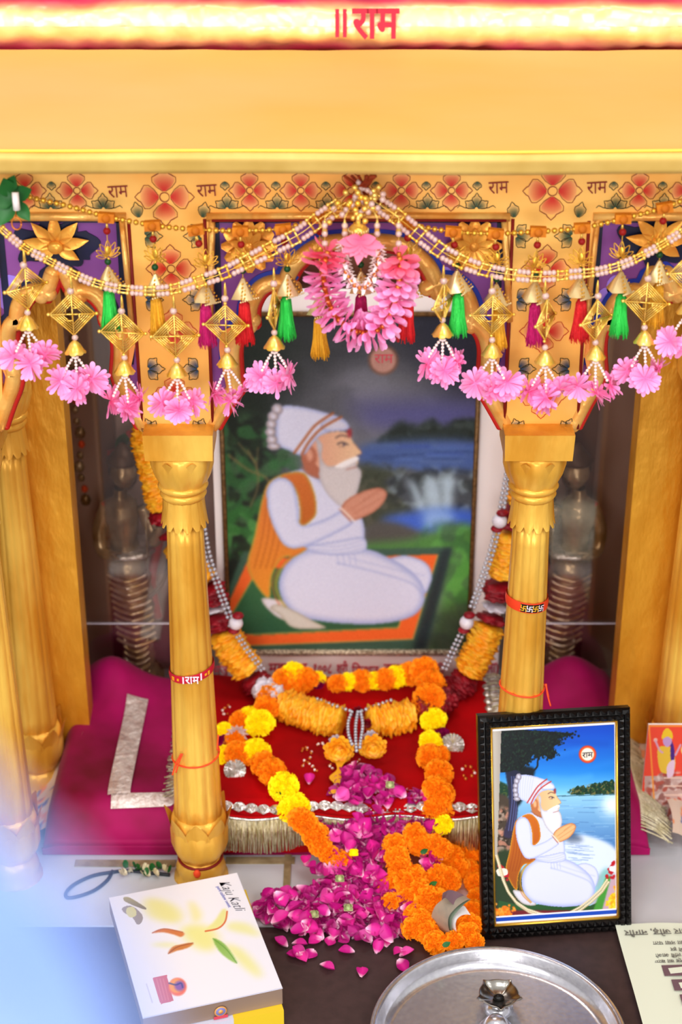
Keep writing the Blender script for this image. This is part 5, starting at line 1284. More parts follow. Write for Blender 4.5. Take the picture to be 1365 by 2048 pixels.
# ---- big painted poster
def big_paint(p):
    T = lambda x, y: (400 + x / 2.068, 780 + y / 2.068); f = lambda pts: [T(*q) for q in pts]
    t = np.clip((p.Y - 620) / 260, 0, 1)[..., None]; a, b = np.array(h('15161c')), np.array(h('686c78')); p.C[:] = a + (b - a) * t ** .8
    p.fill([(430, 600), (560, 600), (620, 700), (560, 800), (560, 1330), (430, 1330)], '16221c', soft=14, sm=False)
    p.put(np.clip(1 - np.hypot((p.X - 740) / 170, (p.Y - 800) / 100), 0, 1), '8c8e98', .8); p.blotch([(560, 660), (940, 660), (940, 850), (560, 850)], ['7c8090', '3c4048'], 14, .35, 8, .2)
    p.fill([(800, 620), (960, 620), (965, 800), (900, 780), (840, 700)], '1a1c30', soft=22, a=.9); p.fill([(560, 640), (680, 640), (640, 800), (560, 830)], '2a2e30', soft=20, a=.6)
    p.fill([(700, 800), (960, 800), (960, 860), (760, 850)], '4c4c78', soft=12, a=.8); p.fill(f([(700, 90), (1150, 70), (1150, 140), (740, 150)]), '54549a', soft=10, a=.6)
    trees = f([(740, 210), (790, 160), (830, 130), (900, 150), (960, 120), (1010, 150), (1070, 120), (1150, 130), (1150, 215), (740, 225)]); p.fill(trees, '24302e', soft=3); p.blotch(trees, ['1a2420', '3c4a48'], 3, .7)
    p.fill(f([(690, 225), (1150, 215), (1150, 360), (1000, 350), (800, 330), (680, 320)]), '46609c', soft=5); 
    for k in range(24): y = R.uniform(225, 340); x = R.uniform(700, 1000); p.stroke(f([(x, y), (x + R.uniform(60, 180), y)]), 3, R.choice(['5878b8', '2c4070', '7088a8', '3850a8']), .5, 3)
    p.fill(f([(640, 330), (760, 320), (850, 370), (920, 500), (800, 540), (660, 560)]), '3c4434', soft=5); p.blotch(f([(640, 330), (900, 340), (920, 520), (680, 560)]), ['5c5c4c', '24281c'], 4, .6)
    p.fill(f([(780, 360), (1150, 350), (1150, 520), (930, 510), (850, 470)]), '444c54', soft=3); p.blotch(f([(800, 340), (1150, 340), (1150, 500), (820, 480)]), ['1c2428', '8ca0a8', '2c3434'], 5, .6)
    for pts in (((860, 370), (900, 400), (950, 520), (915, 520)), ((930, 370), (980, 365), (1000, 440), (1010, 540), (950, 540)), ((1000, 370), (1060, 365), (1050, 420), (1040, 530), (1010, 520))): p.fill(f(pts), 'b4ccdc', soft=4, a=.9)
    p.fill(f([(760, 530), (900, 500), (1060, 490), (1150, 510), (1150, 590), (900, 590), (780, 570)]), '3c64c8', soft=5); p.fill(f([(930, 500), (1030, 500), (1050, 560), (940, 570)]), '9cc0ec', soft=6, a=.8)
    p.fill(f([(700, 560), (800, 545), (920, 600), (860, 640), (690, 640)]), '50504c', soft=4)
    p.fill(f([(660, 640), (860, 620), (940, 595), (1160, 590), (1160, 1090), (950, 1090), (1000, 800), (700, 700)]), '4c8440', soft=5); p.fill(f([(1040, 640), (1130, 700), (1130, 900), (1040, 820)]), '5fae4c', soft=12, a=.7); p.blotch(f([(900, 600), (1150, 600), (1150, 1080), (960, 1080)]), ['2c5c38', '6cb858', '3c4c48'], 7, .4)
    p.fill(f([(1000, 900), (1150, 940), (1150, 1090), (960, 1090)]), '343c34', soft=12, a=.8)
    lf = f([(100, 130), (330, 180), (400, 340), (300, 480), (260, 640), (110, 680)]); p.blotch(lf, ['2c4c30', '1c3020', '3f6844', '2f6a38'], 6, .7, 10, .2); p.blotch(f([(110, 480), (230, 480), (260, 640), (110, 680)]), ['4c9048', '2c6a30'], 5, .8, 6, .1)
    for pts, w in ((((120, 270), (200, 330), (270, 360), (300, 410)), 5), (((200, 250), (235, 320), (240, 400), (210, 480)), 4), (((160, 220), (230, 300)), 3), (((240, 240), (235, 330)), 3)): p.stroke(f(pts), w, '7c6c44', .7, 2)
    # mat
    p.fill(f([(180, 668), (1045, 650), (930, 1090), (120, 1090), (110, 840)]), '3a5c4c', sm=False, soft=1); p.fill(f([(1000, 660), (1045, 650), (930, 1090), (880, 1085)]), '243438', sm=False, soft=3)
    p.fill(f([(200, 700), (985, 680), (880, 1030), (120, 1060), (118, 880)]), 'e8682c', sm=False); p.fill(f([(240, 740), (905, 715), (820, 985), (230, 1015), (130, 1000), (135, 920)]), '2f6e44', sm=False, col2='2c5c40')
    [p.stroke(f(q), 2, 'd8c860', .8) for q in ([(985, 682), (882, 1030)], [(882, 1030), (180, 1058)], [(905, 718), (822, 982)], [(822, 982), (200, 1012)])]; p.stroke(f([(240, 742), (135, 925)]), 2, 'c8c050', .8)
    # figure : map small-picture drawing coordinates onto the big painting
    def T2(x, y):
        X = (x - 340) * 1.345 + 290; Y = (y - 455) * 1.145 + 60
        if y > 1000: Y = 684 + (y - 1000) * 1.06
        return T(X - (18 if y > 700 else 0) , Y)
    saint(p, T2, .95, True)
    p.fill(f([(290, 900), (340, 890), (470, 955), (520, 985), (390, 985), (330, 930)]), 'd8d8d4', edge='a8a090')
    p.C[:] = np.clip(p.C * 1.0 + .045, 0, 1); q = [p.blur(p.C[..., k], 1) for k in range(3)]; p.C = np.stack(q, -1)
    p.dot(767, 720, 30, '8c5c48', .8, 4); p.dot(767, 720, 25, 'c89c90', .9, 3); p.noise(0, .012)
YP = .462
po = thing('picture_poster', 'large painting of a praying old man in white on a white poster, behind the pillars', 'poster', P(715, 1400, YP))
xa = P(432, 1100, YP)[0]; xb = P(1004, 1200, YP)[0]; zt_ = Z(585, YP); mb = MB(); mb.box(((xa + xb) / 2, YP + .012, (zt_ + .03) / 2), (xb - xa, .012, zt_ - .03), 'poster'); part('white_board', mb, po)
ia = P(452, 1100, YP)[0]; ib = P(947, 1050, YP)[0]; zt2 = Z(628, YP); zb2 = Z(1303, YP)
picture((ia, YP, zt2), (ib - ia, 0, 0), (0, 0, zb2 - zt2), 330, 450, big_paint, 'painting', po)
mb = MB()
for a, b in (((ia, zt2), (ib, zt2)), ((ib, zt2), (ib, zb2)), ((ia, zb2), (ia, zt2))): mb.tube([(a[0], YP - .001, a[1]), ((a[0] + b[0]) / 2, YP - .001, (a[1] + b[1]) / 2), (b[0], YP - .001, b[1])], .0042, 'framebrown', 6)
part('thin_frame', mb, po); mb = MB(); mb.tube([(ia, YP - .002, zb2), ((ia + ib) / 2, YP - .002, zb2), (ib, YP - .002, zb2)], .0062, 'glitter', 6); part('glitter_edge', mb, po)
for s_, xa_, xb_ in (('भजनानंदी', 425, 505), ('महाराज', 538, 615), ('१००८', 628, 664), ('श्री', 674, 696), ('िकशन', 704, 758), ('दास', 768, 812), ('जी की', 830, 890), ('टां', 930, 950), ('कला)', 958, 998)):
    c = P((xa_ + xb_) / 2, 1341, YP); text('lettering', s_, .030, 'textred', (c[0], YP + .0045, c[2]), (pi / 2, 0, 0), po, .0008, offset=.0003, fit=(xb_ - xa_) / SC(1341, YP))
c = P(768, 718, YP - .001); text('lettering', 'राम', .024, 'textred', (c[0], YP - .0012, c[2]), (pi / 2, 0, 0), po, .0002)

# ---- orange deity picture at the right edge
def deity(p):
    p.C[:] = np.array(h('ee5038')); 
    p.fill([(1290, 1552), (1400, 1552), (1400, 1720), (1290, 1720)], 'c8a8a0', sm=False); p.blotch([(1300, 1560), (1390, 1560), (1390, 1700), (1300, 1700)], ['b04030', 'e8dcd8', '8c5048'], 4, .7, 2)
    for y in (1556, 1572, 1590): p.stroke([(1330, y), (1390, y)], 3, 'e8c8b8')
    p.stroke([(1298, 1452), (1392, 1452)], 3, 'f8a040'); p.stroke([(1299, 1452), (1316, 1700)], 3, 'f8a040')
    p.fill([(1316, 1500), (1330, 1492), (1346, 1498), (1352, 1530), (1344, 1545), (1322, 1542)], 'e8c040'); p.fill([(1343, 1480), (1350, 1500), (1348, 1525), (1342, 1515)], '502888')
    p.fill([(1328, 1474), (1342, 1474), (1344, 1486), (1336, 1494), (1328, 1488)], 'c8a0d0'); p.fill([(1325, 1478), (1327, 1464), (1336, 1456), (1345, 1465), (1346, 1478), (1336, 1473)], 'f0c830')
    p.fill([(1336, 1530), (1350, 1520), (1348, 1548), (1336, 1555)], 'e8c8dc'); p.dot(1312, 1480, 4, 'f0c0b0'); p.stroke([(1312, 1482), (1320, 1500), (1326, 1505)], 4, 'd8a8c0'); p.stroke([(1362, 1490), (1352, 1510)], 4, 'd8a8c0')
    p.dot(1375, 1500, 12, 'f4e090'); p.dot(1375, 1480, 7, 'd8a0b8')
dp = thing('picture_card', 'small orange card picture of a yellow crowned figure by the right rear pillar', 'picture', (.52, .13, 0))
yd = .13; a = P(1298, 1450, yd); b = P(1398, 1450, yd); c = P(1305, 1705, yd); mb = MB(); mb.box(((a[0] + b[0]) / 2, yd + .003, (a[2] + .002) / 2), (b[0] - a[0], .004, a[2] - .002), 'poster'); part('card', mb, dp)
picture((a[0], yd, a[2]), (b[0] - a[0], 0, 0), (0, 0, -(a[2] - .004)), 90, 200, deity, 'print', dp)

# ================================================================ STATUES
def statue(x, y, zf, hgt, mirror, label):
    t = thing('statue', label, 'statue', (x, y, zf)); k = hgt / .405; m = -1 if mirror else 1
    V = lambda a, b, c: Vector((x + m * a * k * .66, y + b * k, zf + c * k))
    mb = MB(); prof = [(0, .052, .030), (.01, .050, .030), (.03, .040, .028), (.08, .037, .028), (.13, .045, .033), (.18, .050, .036), (.215, .046, .034), (.235, .036, .028), (.25, .033, .026), (.27, .038, .028), (.30, .044, .030), (.318, .040, .026), (.33, .018, .018), (.345, .015, .015)]
    N = 28; vs = []; pr = []
    for a, b in zip(prof, prof[1:]):
        for q in range(5): u = q / 5; pr.append(tuple(a[j] + (b[j] - a[j]) * u for j in range(3)))
    pr.append(prof[-1])
    for (zz, rx, ry) in pr:
        sway = .012 * math.sin(zz * 14 + .5)
        for i in range(N):
            th = 2 * pi * i / N; rip = 1 + (.07 * math.sin(zz * 210 + 2.6 * math.cos(th + pi / 2)) if zz < .225 else 0)
            vs.append(V(sway + rx * rip * math.cos(th), ry * rip * math.sin(th), zz))
    fs = [(j * N + i, j * N + (i + 1) % N, (j + 1) * N + (i + 1) % N, (j + 1) * N + i) for j in range(len(pr) - 1) for i in range(N)]
    mb.add(vs, fs, 'statue')
    # head with face, on the neck
    hc = V(.0, -.002, .372); n2 = 20; hv = []
    for j in range(15):
        ph = pi * j / 14
        for i in range(n2):
            th = 2 * pi * i / n2; dx, dy, dz = math.sin(ph) * math.cos(th), math.sin(ph) * math.sin(th), math.cos(ph)
            r_ = .025; fx = dx * .86; fz = dz * 1.12; fy = dy
            if dy < 0:
                fy -= .22 * math.exp(-(dx / .12) ** 2 - ((dz + .02) / .16) ** 2); fy += .10 * math.exp(-((abs(dx) - .32) / .13) ** 2 - ((dz - .10) / .09) ** 2); fy -= .07 * math.exp(-(dx / .2) ** 2 - ((dz + .40) / .07) ** 2)
            if dz < -.4: fx *= .86
            hv.append(hc + Vector((fx * r_ * k, fy * r_ * k, fz * r_ * k)))
    mb.add(hv, [(j * n2 + i, j * n2 + (i + 1) % n2, (j + 1) * n2 + (i + 1) % n2, (j + 1) * n2 + i) for j in range(14) for i in range(n2)], 'statue')
    # arms: one bent to the hip, one raised to hold the bow
    for pts in ([(-.042, 0, .312), (-.066, -.004, .275), (-.062, -.014, .240), (-.034, -.030, .238), (-.022, -.034, .242)], [(.042, 0, .312), (.062, -.008, .272), (.070, -.026, .262), (.082, -.036, .285), (.086, -.038, .295)]):
        mb.tube(cr([V(*p) for p in pts], 6), lambda u: (.0135 - .007 * u) * k, 'statue', 10); e = V(*pts[-1])
        for f_ in range(5): mb.tube([e, e + Vector((m * (.003 * (f_ - 2)), -.006, .006 if f_ else -.002)) * k, e + Vector((m * (.004 * (f_ - 2)), -.012, .009)) * k], .0024 * k, 'statue', 5)
    for s_ in (-1, 1): mb.sphere(V(s_ * .02, -.022, .004), .014 * k, 'statue', 8, (.8, 1.6, .5))
    body = part('body', mb, t)
    mb = MB(); 
    hv = [hc + Vector(((v - hc)[0] * 1.14, (v - hc)[1] * 1.1 + .006 * k, (v - hc)[2] * 1.10 + .004 * k)) for v in hv]
    mb.add(hv, [(j * n2 + i, j * n2 + (i + 1) % n2, (j + 1) * n2 + (i + 1) % n2, (j + 1) * n2 + i) for j in range(14) for i in range(n2) if not (4 < j < 14 and hv[j * n2 + i][1] < hc[1] - .002)], 'statued')
    mb.sphere(V(0, .022, .36), .02 * k, 'statued', 10, (1, .8, 1.6)); mb.lathe([(.024 * k, 0), (.027 * k, .006), (.016 * k, .020), (.004 * k, .036)], 'statued', 14, c=tuple(V(0, 0, .388))); part('crowned_hair', mb, t)
    mb = MB(); mb.lathe([(.040 * k, -.006), (.046 * k, 0), (.040 * k, .006)], 'silver', 20, c=tuple(V(.0, 0, .236)), fn=lambda r, z, th, i: (r * (1 if abs(math.cos(th)) > .5 else .9), z)); part('belt', mb, t)
    mb = MB()
    for q in range(11):
        zz = .205 - q * .012; mb.tube([V((.012 * math.sin(zz * 14 + .5)) + .050 * math.cos(a), -.036 * 1.0 + .014 * abs(math.cos(a)) - .003, zz - .010 * math.sin(a)) for a in [pi * (.08 + .84 * j / 10) for j in range(11)]], .0030 * k, 'statuegold', 6)
    for q in range(7):
        zz = .085 - q * .012; mb.tube([V(.01 + .032 * math.cos(a), -.034 + .008 * abs(math.cos(a)), zz - .012 * math.sin(a)) for a in [pi * (.08 + .84 * j / 10) for j in range(11)]], .0026 * k, 'statuegold', 6)
    part('skirt_fold', mb, t, kind='stuff')
    mb = MB(); mb.tube(cr([V(-.048, -.004, .318), V(-.074, .004, .28), V(-.070, .008, .24), V(-.050, -.02, .235)], 6), .006 * k, 'statuered', 8); mb.tube(cr([V(.088, -.03, .33), V(.075, 0, .25), V(.05, .01, .17), V(.06, .012, .10)], 6), .008 * k, 'statuered', 8); part('red_scarf', mb, t)
    mb = MB(); mb.tube(cr([V(.055, -.04, .345), V(.098, -.04, .31), (V(.108, -.04, .26)), V(.09, -.04, .20), V(.05, -.035, .165)], 8), .004 * k, 'statued', 8); mb.tube([V(.055, -.04, .345), V(.05, -.035, .165)], .001, 'statuegold', 4); part('bow', mb, t)
    mb = MB(); mb.lathe([(.047 * k, -zf), (.047 * k, -zf + .01), (.040 * k, -zf + .02), (.040 * k, -.02), (.047 * k, -.012), (.047 * k, 0)], 'statue', 32, c=(x, y, zf)); part('pedestal', mb, t)
    for s_ in (-1, 1):
        pass
    return t
statue(-.375, .515, Z(1345, .515), Z(905, .515) - Z(1345, .515), False, 'tarnished silver statue with ribbed skirt and bow, behind glass left of the painting')
statue(.405, .515, Z(1345, .515), Z(905, .515) - Z(1345, .515), True, 'tarnished silver statue with ribbed skirt half hidden by the right pillar, behind glass')
# glass panes and their rails
for i, (a, b) in enumerate(((-.50, -.262), (.31, .50))):
    mb = MB(); mb.box(((a + b) / 2, .452, .41), (b - a, .003, .80), 'glass'); t = thing('glass_pane', 'clear glass pane before the silver statue %s the painting' % ('left of' if i == 0 else 'right of'), 'glass', ((a + b) / 2, .452, 0)); part('pane', mb, t)
    mb = MB(); mb.box(((a + b) / 2, .449, Z(1247, .449)), (b - a, .003, .0015), 'whiteflower'); part('pane_edge', mb, t)
# wall decoration beside the statues: hanging bead and ornament strips
for i, (x, lab) in enumerate(((-.462, 'left'), (.372, 'right'))):
    mb = MB()
    for k in range(22): mb.sphere((x + .004 * math.sin(k * 1.3), .602, .82 - .022 * k), .0065 if k % 3 else .010, 'statue' if k % 4 else 'thread', 7, (1, .6, 1.2))
    solo('bead_strip', mb, 'blurred bead strip hanging on the brown back wall beside the %s statue' % lab, 'bead strip')
mb = MB(); c = P(215, 905, .56)
for q in range(5): petal(mb, c + Vector((.018 * q, 0, .006 * q)), Vector((math.cos(q), -.2, math.sin(q * 1.7))), Vector((0, -1, 0)), .045, .022, 'leaf' if q % 2 else 'statuered', .2, 4)
solo('wall_ornament', mb, 'blurred green and red ornament on the back wall above the left statue', 'ornament')

# ================================================================ ROSE PETALS
def rp_mesh(seed):
    rr = random.Random(seed); mb = MB(); n = 6; cu = rr.uniform(.35, 1.0); cu2 = rr.uniform(-.4, .6); L = 1.0; W = rr.uniform(.75, 1.0); vs = []; cc = []
    e0 = np.array(lin(h('fcd4e4'))); e1 = np.array(lin(h(rr.choice(['e02c9c', 'ec40a8', 'cc188c', 'f058b4', 'd8249a'])))); e2 = e1 * .7
    for j in range(n + 1):
        v = j / n; w = W * .5 * np.interp(v, (0, .2, .45, .7, .88, 1), (.18, .62, .96, .88, .5, .06))
        for i in range(-2, 3):
            u = i / 2; x = w * u; z_ = cu * (u * u) * w * .9 + cu2 * (v - .3) ** 2 + .05 * math.sin(5 * u + seed); vs.append((x, v * L - .5, z_ + .02)); t = min(1, v * 3.2); col = e0 * (1 - t) + (e1 * (1 - .3 * abs(u)) + e2 * 0) * t; cc.append(tuple(col))
    mb.add(vs, [(j * 5 + i, j * 5 + i + 1, (j + 1) * 5 + i + 1, (j + 1) * 5 + i) for j in range(n) for i in range(4)], 'rose', True, cc); return mb.mesh('rose_petal')
RP_ = [rp_mesh(k) for k in range(12)]
def inpoly(x, y, pl):
    c = False; n = len(pl)
    for i in range(n):
        (xa, ya), (xb, yb) = pl[i], pl[(i + 1) % n]
        if (ya > y) != (yb > y) and x < (xb - xa) * (y - ya) / (yb - ya) + xa: c = not c
    return c
def scatter(pl, n, lift, label, group, size=(.020, .028), mind=7):
    xs = [p[0] for p in pl]; ys = [p[1] for p in pl]; done = []; tr = 0
    while len(done) < n and tr < 9000:
        tr += 1; x = R.uniform(min(xs), max(xs)); y = R.uniform(min(ys), max(ys))
        if not inpoly(x, y, pl) or any((x - a) ** 2 + (y - b) ** 2 < mind ** 2 for a, b in done): continue
        done.append((x, y))
    for (x, y) in done: rosep(x, y, R.uniform(.003, lift), label, group, R.uniform(*size))
def rosep(x, y, off, label, group, s, flat=False):
    o = bpy.data.objects.new('rose_petal', R.choice(RP_)); COL.objects.link(o); o.location = on(x, y, off); o.scale = (s, s, s)
    k = .25 if flat else .95; o.rotation_euler = (R.uniform(-.2, .2) + (0 if flat else .35) + R.uniform(-k, k), R.uniform(-k, k), R.uniform(0, 2 * pi)); o['label'] = label; o['category'] = 'petal'
    if group: o['group'] = group
heap = [(516, 1800), (560, 1785), (620, 1775), (700, 1765), (790, 1775), (830, 1820), (850, 1860), (790, 1880), (690, 1878), (600, 1865), (540, 1850), (512, 1825)]
trail = [(690, 1690), (770, 1690), (768, 1725), (762, 1770), (775, 1800), (650, 1800), (640, 1775), (665, 1750), (640, 1740), (660, 1715)]
front = [(640, 1640), (700, 1648), (750, 1625), (850, 1638), (900, 1655), (862, 1668), (780, 1668), (780, 1700), (690, 1705), (640, 1680)]
onred = [(680, 1555), (700, 1528), (735, 1540), (800, 1572), (852, 1592), (835, 1602), (740, 1608), (690, 1598), (662, 1590)]
# the buried mass of petals that nobody could count
mb = MB(); rr_ = random.Random(5)
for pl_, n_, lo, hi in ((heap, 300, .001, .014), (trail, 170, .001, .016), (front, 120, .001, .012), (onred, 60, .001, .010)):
    xs = [p[0] for p in pl_]; ys = [p[1] for p in pl_]; k = 0
    while k < n_:
        x = rr_.uniform(min(xs), max(xs)); y = rr_.uniform(min(ys), max(ys))
        if not inpoly(x, y, pl_): continue
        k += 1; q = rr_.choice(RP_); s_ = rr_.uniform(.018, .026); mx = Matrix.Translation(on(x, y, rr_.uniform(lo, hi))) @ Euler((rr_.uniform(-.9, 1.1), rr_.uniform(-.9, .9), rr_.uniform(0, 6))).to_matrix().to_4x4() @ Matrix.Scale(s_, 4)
        at = q.color_attributes['Col'].data; mb.add([v.co for v in q.vertices], [tuple(f.vertices) for f in q.polygons], 'rose', True, [tuple(c_ * .72 for c_ in a_.color[:3]) for a_ in at], mx)  # buried petals darkened in colour to stand for shade inside the heap
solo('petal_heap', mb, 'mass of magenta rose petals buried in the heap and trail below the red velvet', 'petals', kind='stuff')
scatter(heap, 92, .026, 'magenta rose petal on top of the big heap beside the white sweets box', 'rose petals in the big heap', (.022, .031), 6.5)
scatter(trail, 72, .026, 'magenta rose petal in the trail running up from the big heap to the fringe', 'rose petals in the trail below the fringe', (.022, .030), 6.5)
scatter(front, 48, .022, 'magenta rose petal caught on the metallic fringe of the red velvet', 'rose petals on the fringe', (.022, .029), 6.5)
scatter(onred, 42, .020, 'magenta rose petal piled on top of the red velvet cloth', 'rose petals on the red velvet', (.020, .027), 6)
scatter([(842, 1710), (870, 1705), (880, 1735), (850, 1745)], 8, .03, 'magenta rose petal lying inside the coil of orange marigolds', 'rose petals inside the marigold coil')
for x, y in ((562, 1888), (600, 1888), (632, 1885), (598, 1905), (605, 1915), (623, 1910), (655, 1934), (694, 1906), (723, 1945), (805, 1933), (800, 1905), (815, 1908), (757, 1895), (775, 1882), (660, 1886), (590, 1912)):
    rosep(x, y, .003, 'single rose petal lying loose on the dark brown table top', 'loose rose petals on the table top', .024, True)
for x, y in ((620, 1735), (632, 1745), (612, 1725)): rosep(x, y, .004, 'rose petal lying on the white marble beside the trail of petals', 'rose petals on the bare marble', .024, True)
rosep(618, 1562, .006, 'rose petal lying alone on the red velvet beside the yellow ribbon tail', None, .024, True)
for i, (x, y, lab) in enumerate(((697, 1815, 'pale green rose bud cup in the middle of the big petal heap'), (629, 1828, 'green rose calyx at the left of the big petal heap'), (680, 1757, 'pale dry rose calyx in the petal trail above the big heap'), (780, 1570, 'pale rose calyx among the petals on the red velvet'), (708, 1705, 'small yellow marigold bud in the petals below the fringe'))):
    mb = MB(); c = on(x, y, .028)
    for q in range(6):
        t = q * pi / 3; petal(mb, c, Vector((math.cos(t) * .6, -.5, math.sin(t) * .6 + .6)), Vector((-math.cos(t), 0, -math.sin(t))), .016, .009, 'yellow' if i == 4 else 'sepal', .2, 4, point=.8)
    mb.sphere(c, .006, 'yellow' if i == 4 else 'sepal', 8); solo('flower_bud', mb, lab, 'bud')

# ================================================================ BANKNOTE
nt_ = thing('banknote', 'folded grey brown banknote roll tucked into the coiled orange marigolds', 'banknote', on(900, 1830))
yb = on(900, 1845, .03).y
def NP(px, py, dy=0): return P(px, py, yb + dy)
def sheet(near, far, mname, nm, lab=None):
    """surface between two edges given as pixel lists at two depths"""
    a_ = cr([NP(*q) for q in near], 6); b_ = cr([NP(*q) for q in far], 6); n_ = len(a_); q = MB(); vs = []
    for i in range(n_):
        for t in range(4): vs.append(a_[i].lerp(b_[i], t / 3))
    q.add(vs, [(i * 4 + t, i * 4 + t + 1, i * 4 + t + 5, i * 4 + t + 4) for i in range(n_ - 1) for t in range(3)], mname); part(nm, q, nt_)
edge = [(902, 1870, -.020), (897, 1850, -.022), (899, 1832, -.022), (912, 1816, -.021), (926, 1805, -.018), (940, 1798, -.014)]
sheet(edge, [(872, 1858, .004), (863, 1838, .006), (870, 1814, .006), (884, 1800, .006), (898, 1790, .010), (922, 1788, .012)], 'note', 'outer_fold')
sheet([(908, 1872, -.018), (904, 1852, -.020), (906, 1836, -.020), (918, 1820, -.018), (930, 1808, -.015), (942, 1799, -.012)], [(880, 1856, .004), (875, 1838, .006), (880, 1818, .006), (890, 1806, .006), (905, 1796, .010), (925, 1790, .012)], 'noteg', 'inner_fold')
sheet([(916, 1872, -.017), (912, 1852, -.019), (914, 1840, -.019), (922, 1832, -.017), (932, 1829, -.014), (942, 1830, -.012)], [(888, 1856, .002), (884, 1842, .004), (890, 1826, .004), (902, 1818, .004), (916, 1812, .004), (930, 1812, .004)], 'poster', 'white_fold')
sheet([(884, 1801, -.010), (892, 1796, -.012), (905, 1808, -.014), (914, 1811, -.014)], [(886, 1786, .002), (900, 1780, .004), (916, 1784, .004), (928, 1790, .004)], 'paperbrown', 'printed_corner')

# ================================================================ SWEETS BOXES
bx = thing('sweets_box', 'white sweets box lettered Kaju Katli with a faint flower print, on a yellow box', 'box', (-.215, -.22, .028))
zt3 = .056; cs_ = [G(218, 1797, zt3), G(460, 1750, zt3), G(572, 1975, zt3), G(295, 2035, zt3)]
ctr = sum(cs_, Vector()) / 4; ex = ((cs_[1] - cs_[0]) + (cs_[2] - cs_[3])).normalized(); ey = Vector((-ex.y, ex.x, 0)); bw_ = ((cs_[1] - cs_[0]).length + (cs_[2] - cs_[3]).length) / 2; bl_ = ((cs_[3] - cs_[0]).length + (cs_[2] - cs_[1]).length) / 2
yw = math.atan2(ex.y, ex.x); bw_ += .006
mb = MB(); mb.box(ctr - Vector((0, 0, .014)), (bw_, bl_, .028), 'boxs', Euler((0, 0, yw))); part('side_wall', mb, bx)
mb = MB(); mb.box(ctr + Vector((0, 0, .0004)), (bw_ + .001, bl_ + .001, .0012), 'boxw', Euler((0, 0, yw))); part('lid', mb, bx)
def tpx(px, py): return G(px, py, zt3 + .0014)
def box_paint(p):
    T = lambda x, y: (160 + x / 2.967, 1700 + y / 2.967); f = lambda pts: [T(*q) for q in pts]; p.C[:] = np.array(h('f0eff8'))
    for pts, c, s_ in ((((390, 290), (520, 310), (600, 370), (590, 430), (480, 420), (400, 380)), 'ece8a8', 8), (((650, 300), (700, 340), (720, 400), (680, 430), (660, 380)), 'ece8b0', 6), (((890, 430), (1000, 440), (1070, 510), (1000, 500), (880, 470)), 'ecebb4', 6), (((850, 560), (960, 590), (1060, 700), (1070, 760), (960, 680)), 'eceaa8', 7), (((420, 560), (520, 550), (600, 570), (500, 575)), 'ecebb8', 5), (((600, 470), (700, 440), (800, 480), (820, 560), (760, 600), (660, 560)), 'eae8a0', 9)): p.fill(f(pts), c, soft=s_)
    p.fill(f([(740, 480), (800, 420), (850, 350), (875, 370), (860, 430), (810, 470)]), 'e8e6a0', soft=2); p.stroke(f([(745, 482), (820, 465), (862, 425), (874, 365)]), 3, 'd86840', .9)
    p.fill(f([(430, 492), (490, 468), (560, 475), (618, 492), (600, 516), (550, 500), (490, 488)]), 'd88858', soft=1); p.stroke(f([(430, 492), (500, 468), (610, 488)]), 2, 'b86848', .8)
    p.fill(f([(525, 615), (550, 575), (620, 555), (675, 552), (640, 580), (570, 600)]), 'd08850', soft=1); p.stroke(f([(525, 615), (580, 575), (670, 552)]), 2, 'a05c48', .7)
    p.fill(f([(790, 525), (850, 550), (900, 610), (932, 672), (870, 640), (820, 590)]), '8cb858', soft=1, col2='a8cc80'); p.stroke(f([(790, 525), (870, 590), (932, 672)]), 1.4, '5c9440', .7)
    p.fill(f([(262, 280), (300, 285), (388, 340), (380, 352), (300, 322), (262, 300)]), 'b8ac70', col2='8c8478'); p.fill(f([(250, 345), (290, 330), (330, 345), (372, 390), (365, 430), (340, 442), (310, 400), (262, 372)]), 'a89c90'); p.fill(f([(280, 345), (320, 340), (335, 385), (300, 400), (275, 375)]), 'dcd89c')
    p.fill(f([(430, 760), (515, 740), (556, 895), (480, 915)]), 'd47888', sm=False); 
    for d in (0, 20, 40): p.stroke(f([(455 + d, 765), (490 + d * .9, 890)]), 1.6, 'e8a0a8', .7)
    p.dot(*T(580, 812), 18, 'f0806c', 1, 2); p.dot(*T(572, 806), 14, 'f4a868', 1, 2); p.dot(*T(592, 806), 10, '8c64c0', .9, 3); p.stroke(f([(530, 790), (570, 800), (600, 790), (610, 815)]), 3, '4c5494', .8)
    p.stroke(f([(395, 795), (430, 905)]), 2, 'c8c4dc', .8)
o_ = ctr - ex * bw_ / 2 + ey * bl_ / 2 + Vector((0, 0, .0014)); picture(o_, ex * bw_, -ey * bl_, 230, 300, box_paint, 'lid_print', bx)
a = tpx(445, 1757); b = tpx(484, 1822); tx = Vector((b[0] - a[0], b[1] - a[1], 0)).normalized(); ang = math.atan2(tx.y, tx.x)
m_ = (a + b) / 2
text('lettering', 'Kaju Katli', .0225, 'ink', (m_[0] - .001, m_[1] - .002, zt3 + .0018), (0, 0, ang), bx, .0002, shear=.5, sx=.82, offset=-.0005)
m2 = (tpx(437, 1768) + tpx(459, 1820)) / 2; text('lettering', 'pure cashew sweet', .0075, 'inkb', (m2[0], m2[1], zt3 + .0018), (0, 0, ang), bx, .0002, sx=.9)
mb = MB(); q = (cs_[2] + cs_[3]) / 2 + Vector((0.004, -.0012, -.015)); fn_ = -ey
for r_, c_ in ((.009, 'peach'), (.0075, 'inkb'), (.0035, 'peach')): mb.lathe([(r_, 0), (r_ * .9, .0004 * (12 - r_ * 1000) * .4)], c_, 20, Matrix.Translation(q + fn_ * .0006) @ Euler((pi / 2, 0, yw)).to_matrix().to_4x4())
mb.box(q + fn_ * .0008 - Vector((0, 0, .010)), (.020, .0006, .005), 'textred', Euler((0, 0, yw))); part('round_badge', mb, bx)
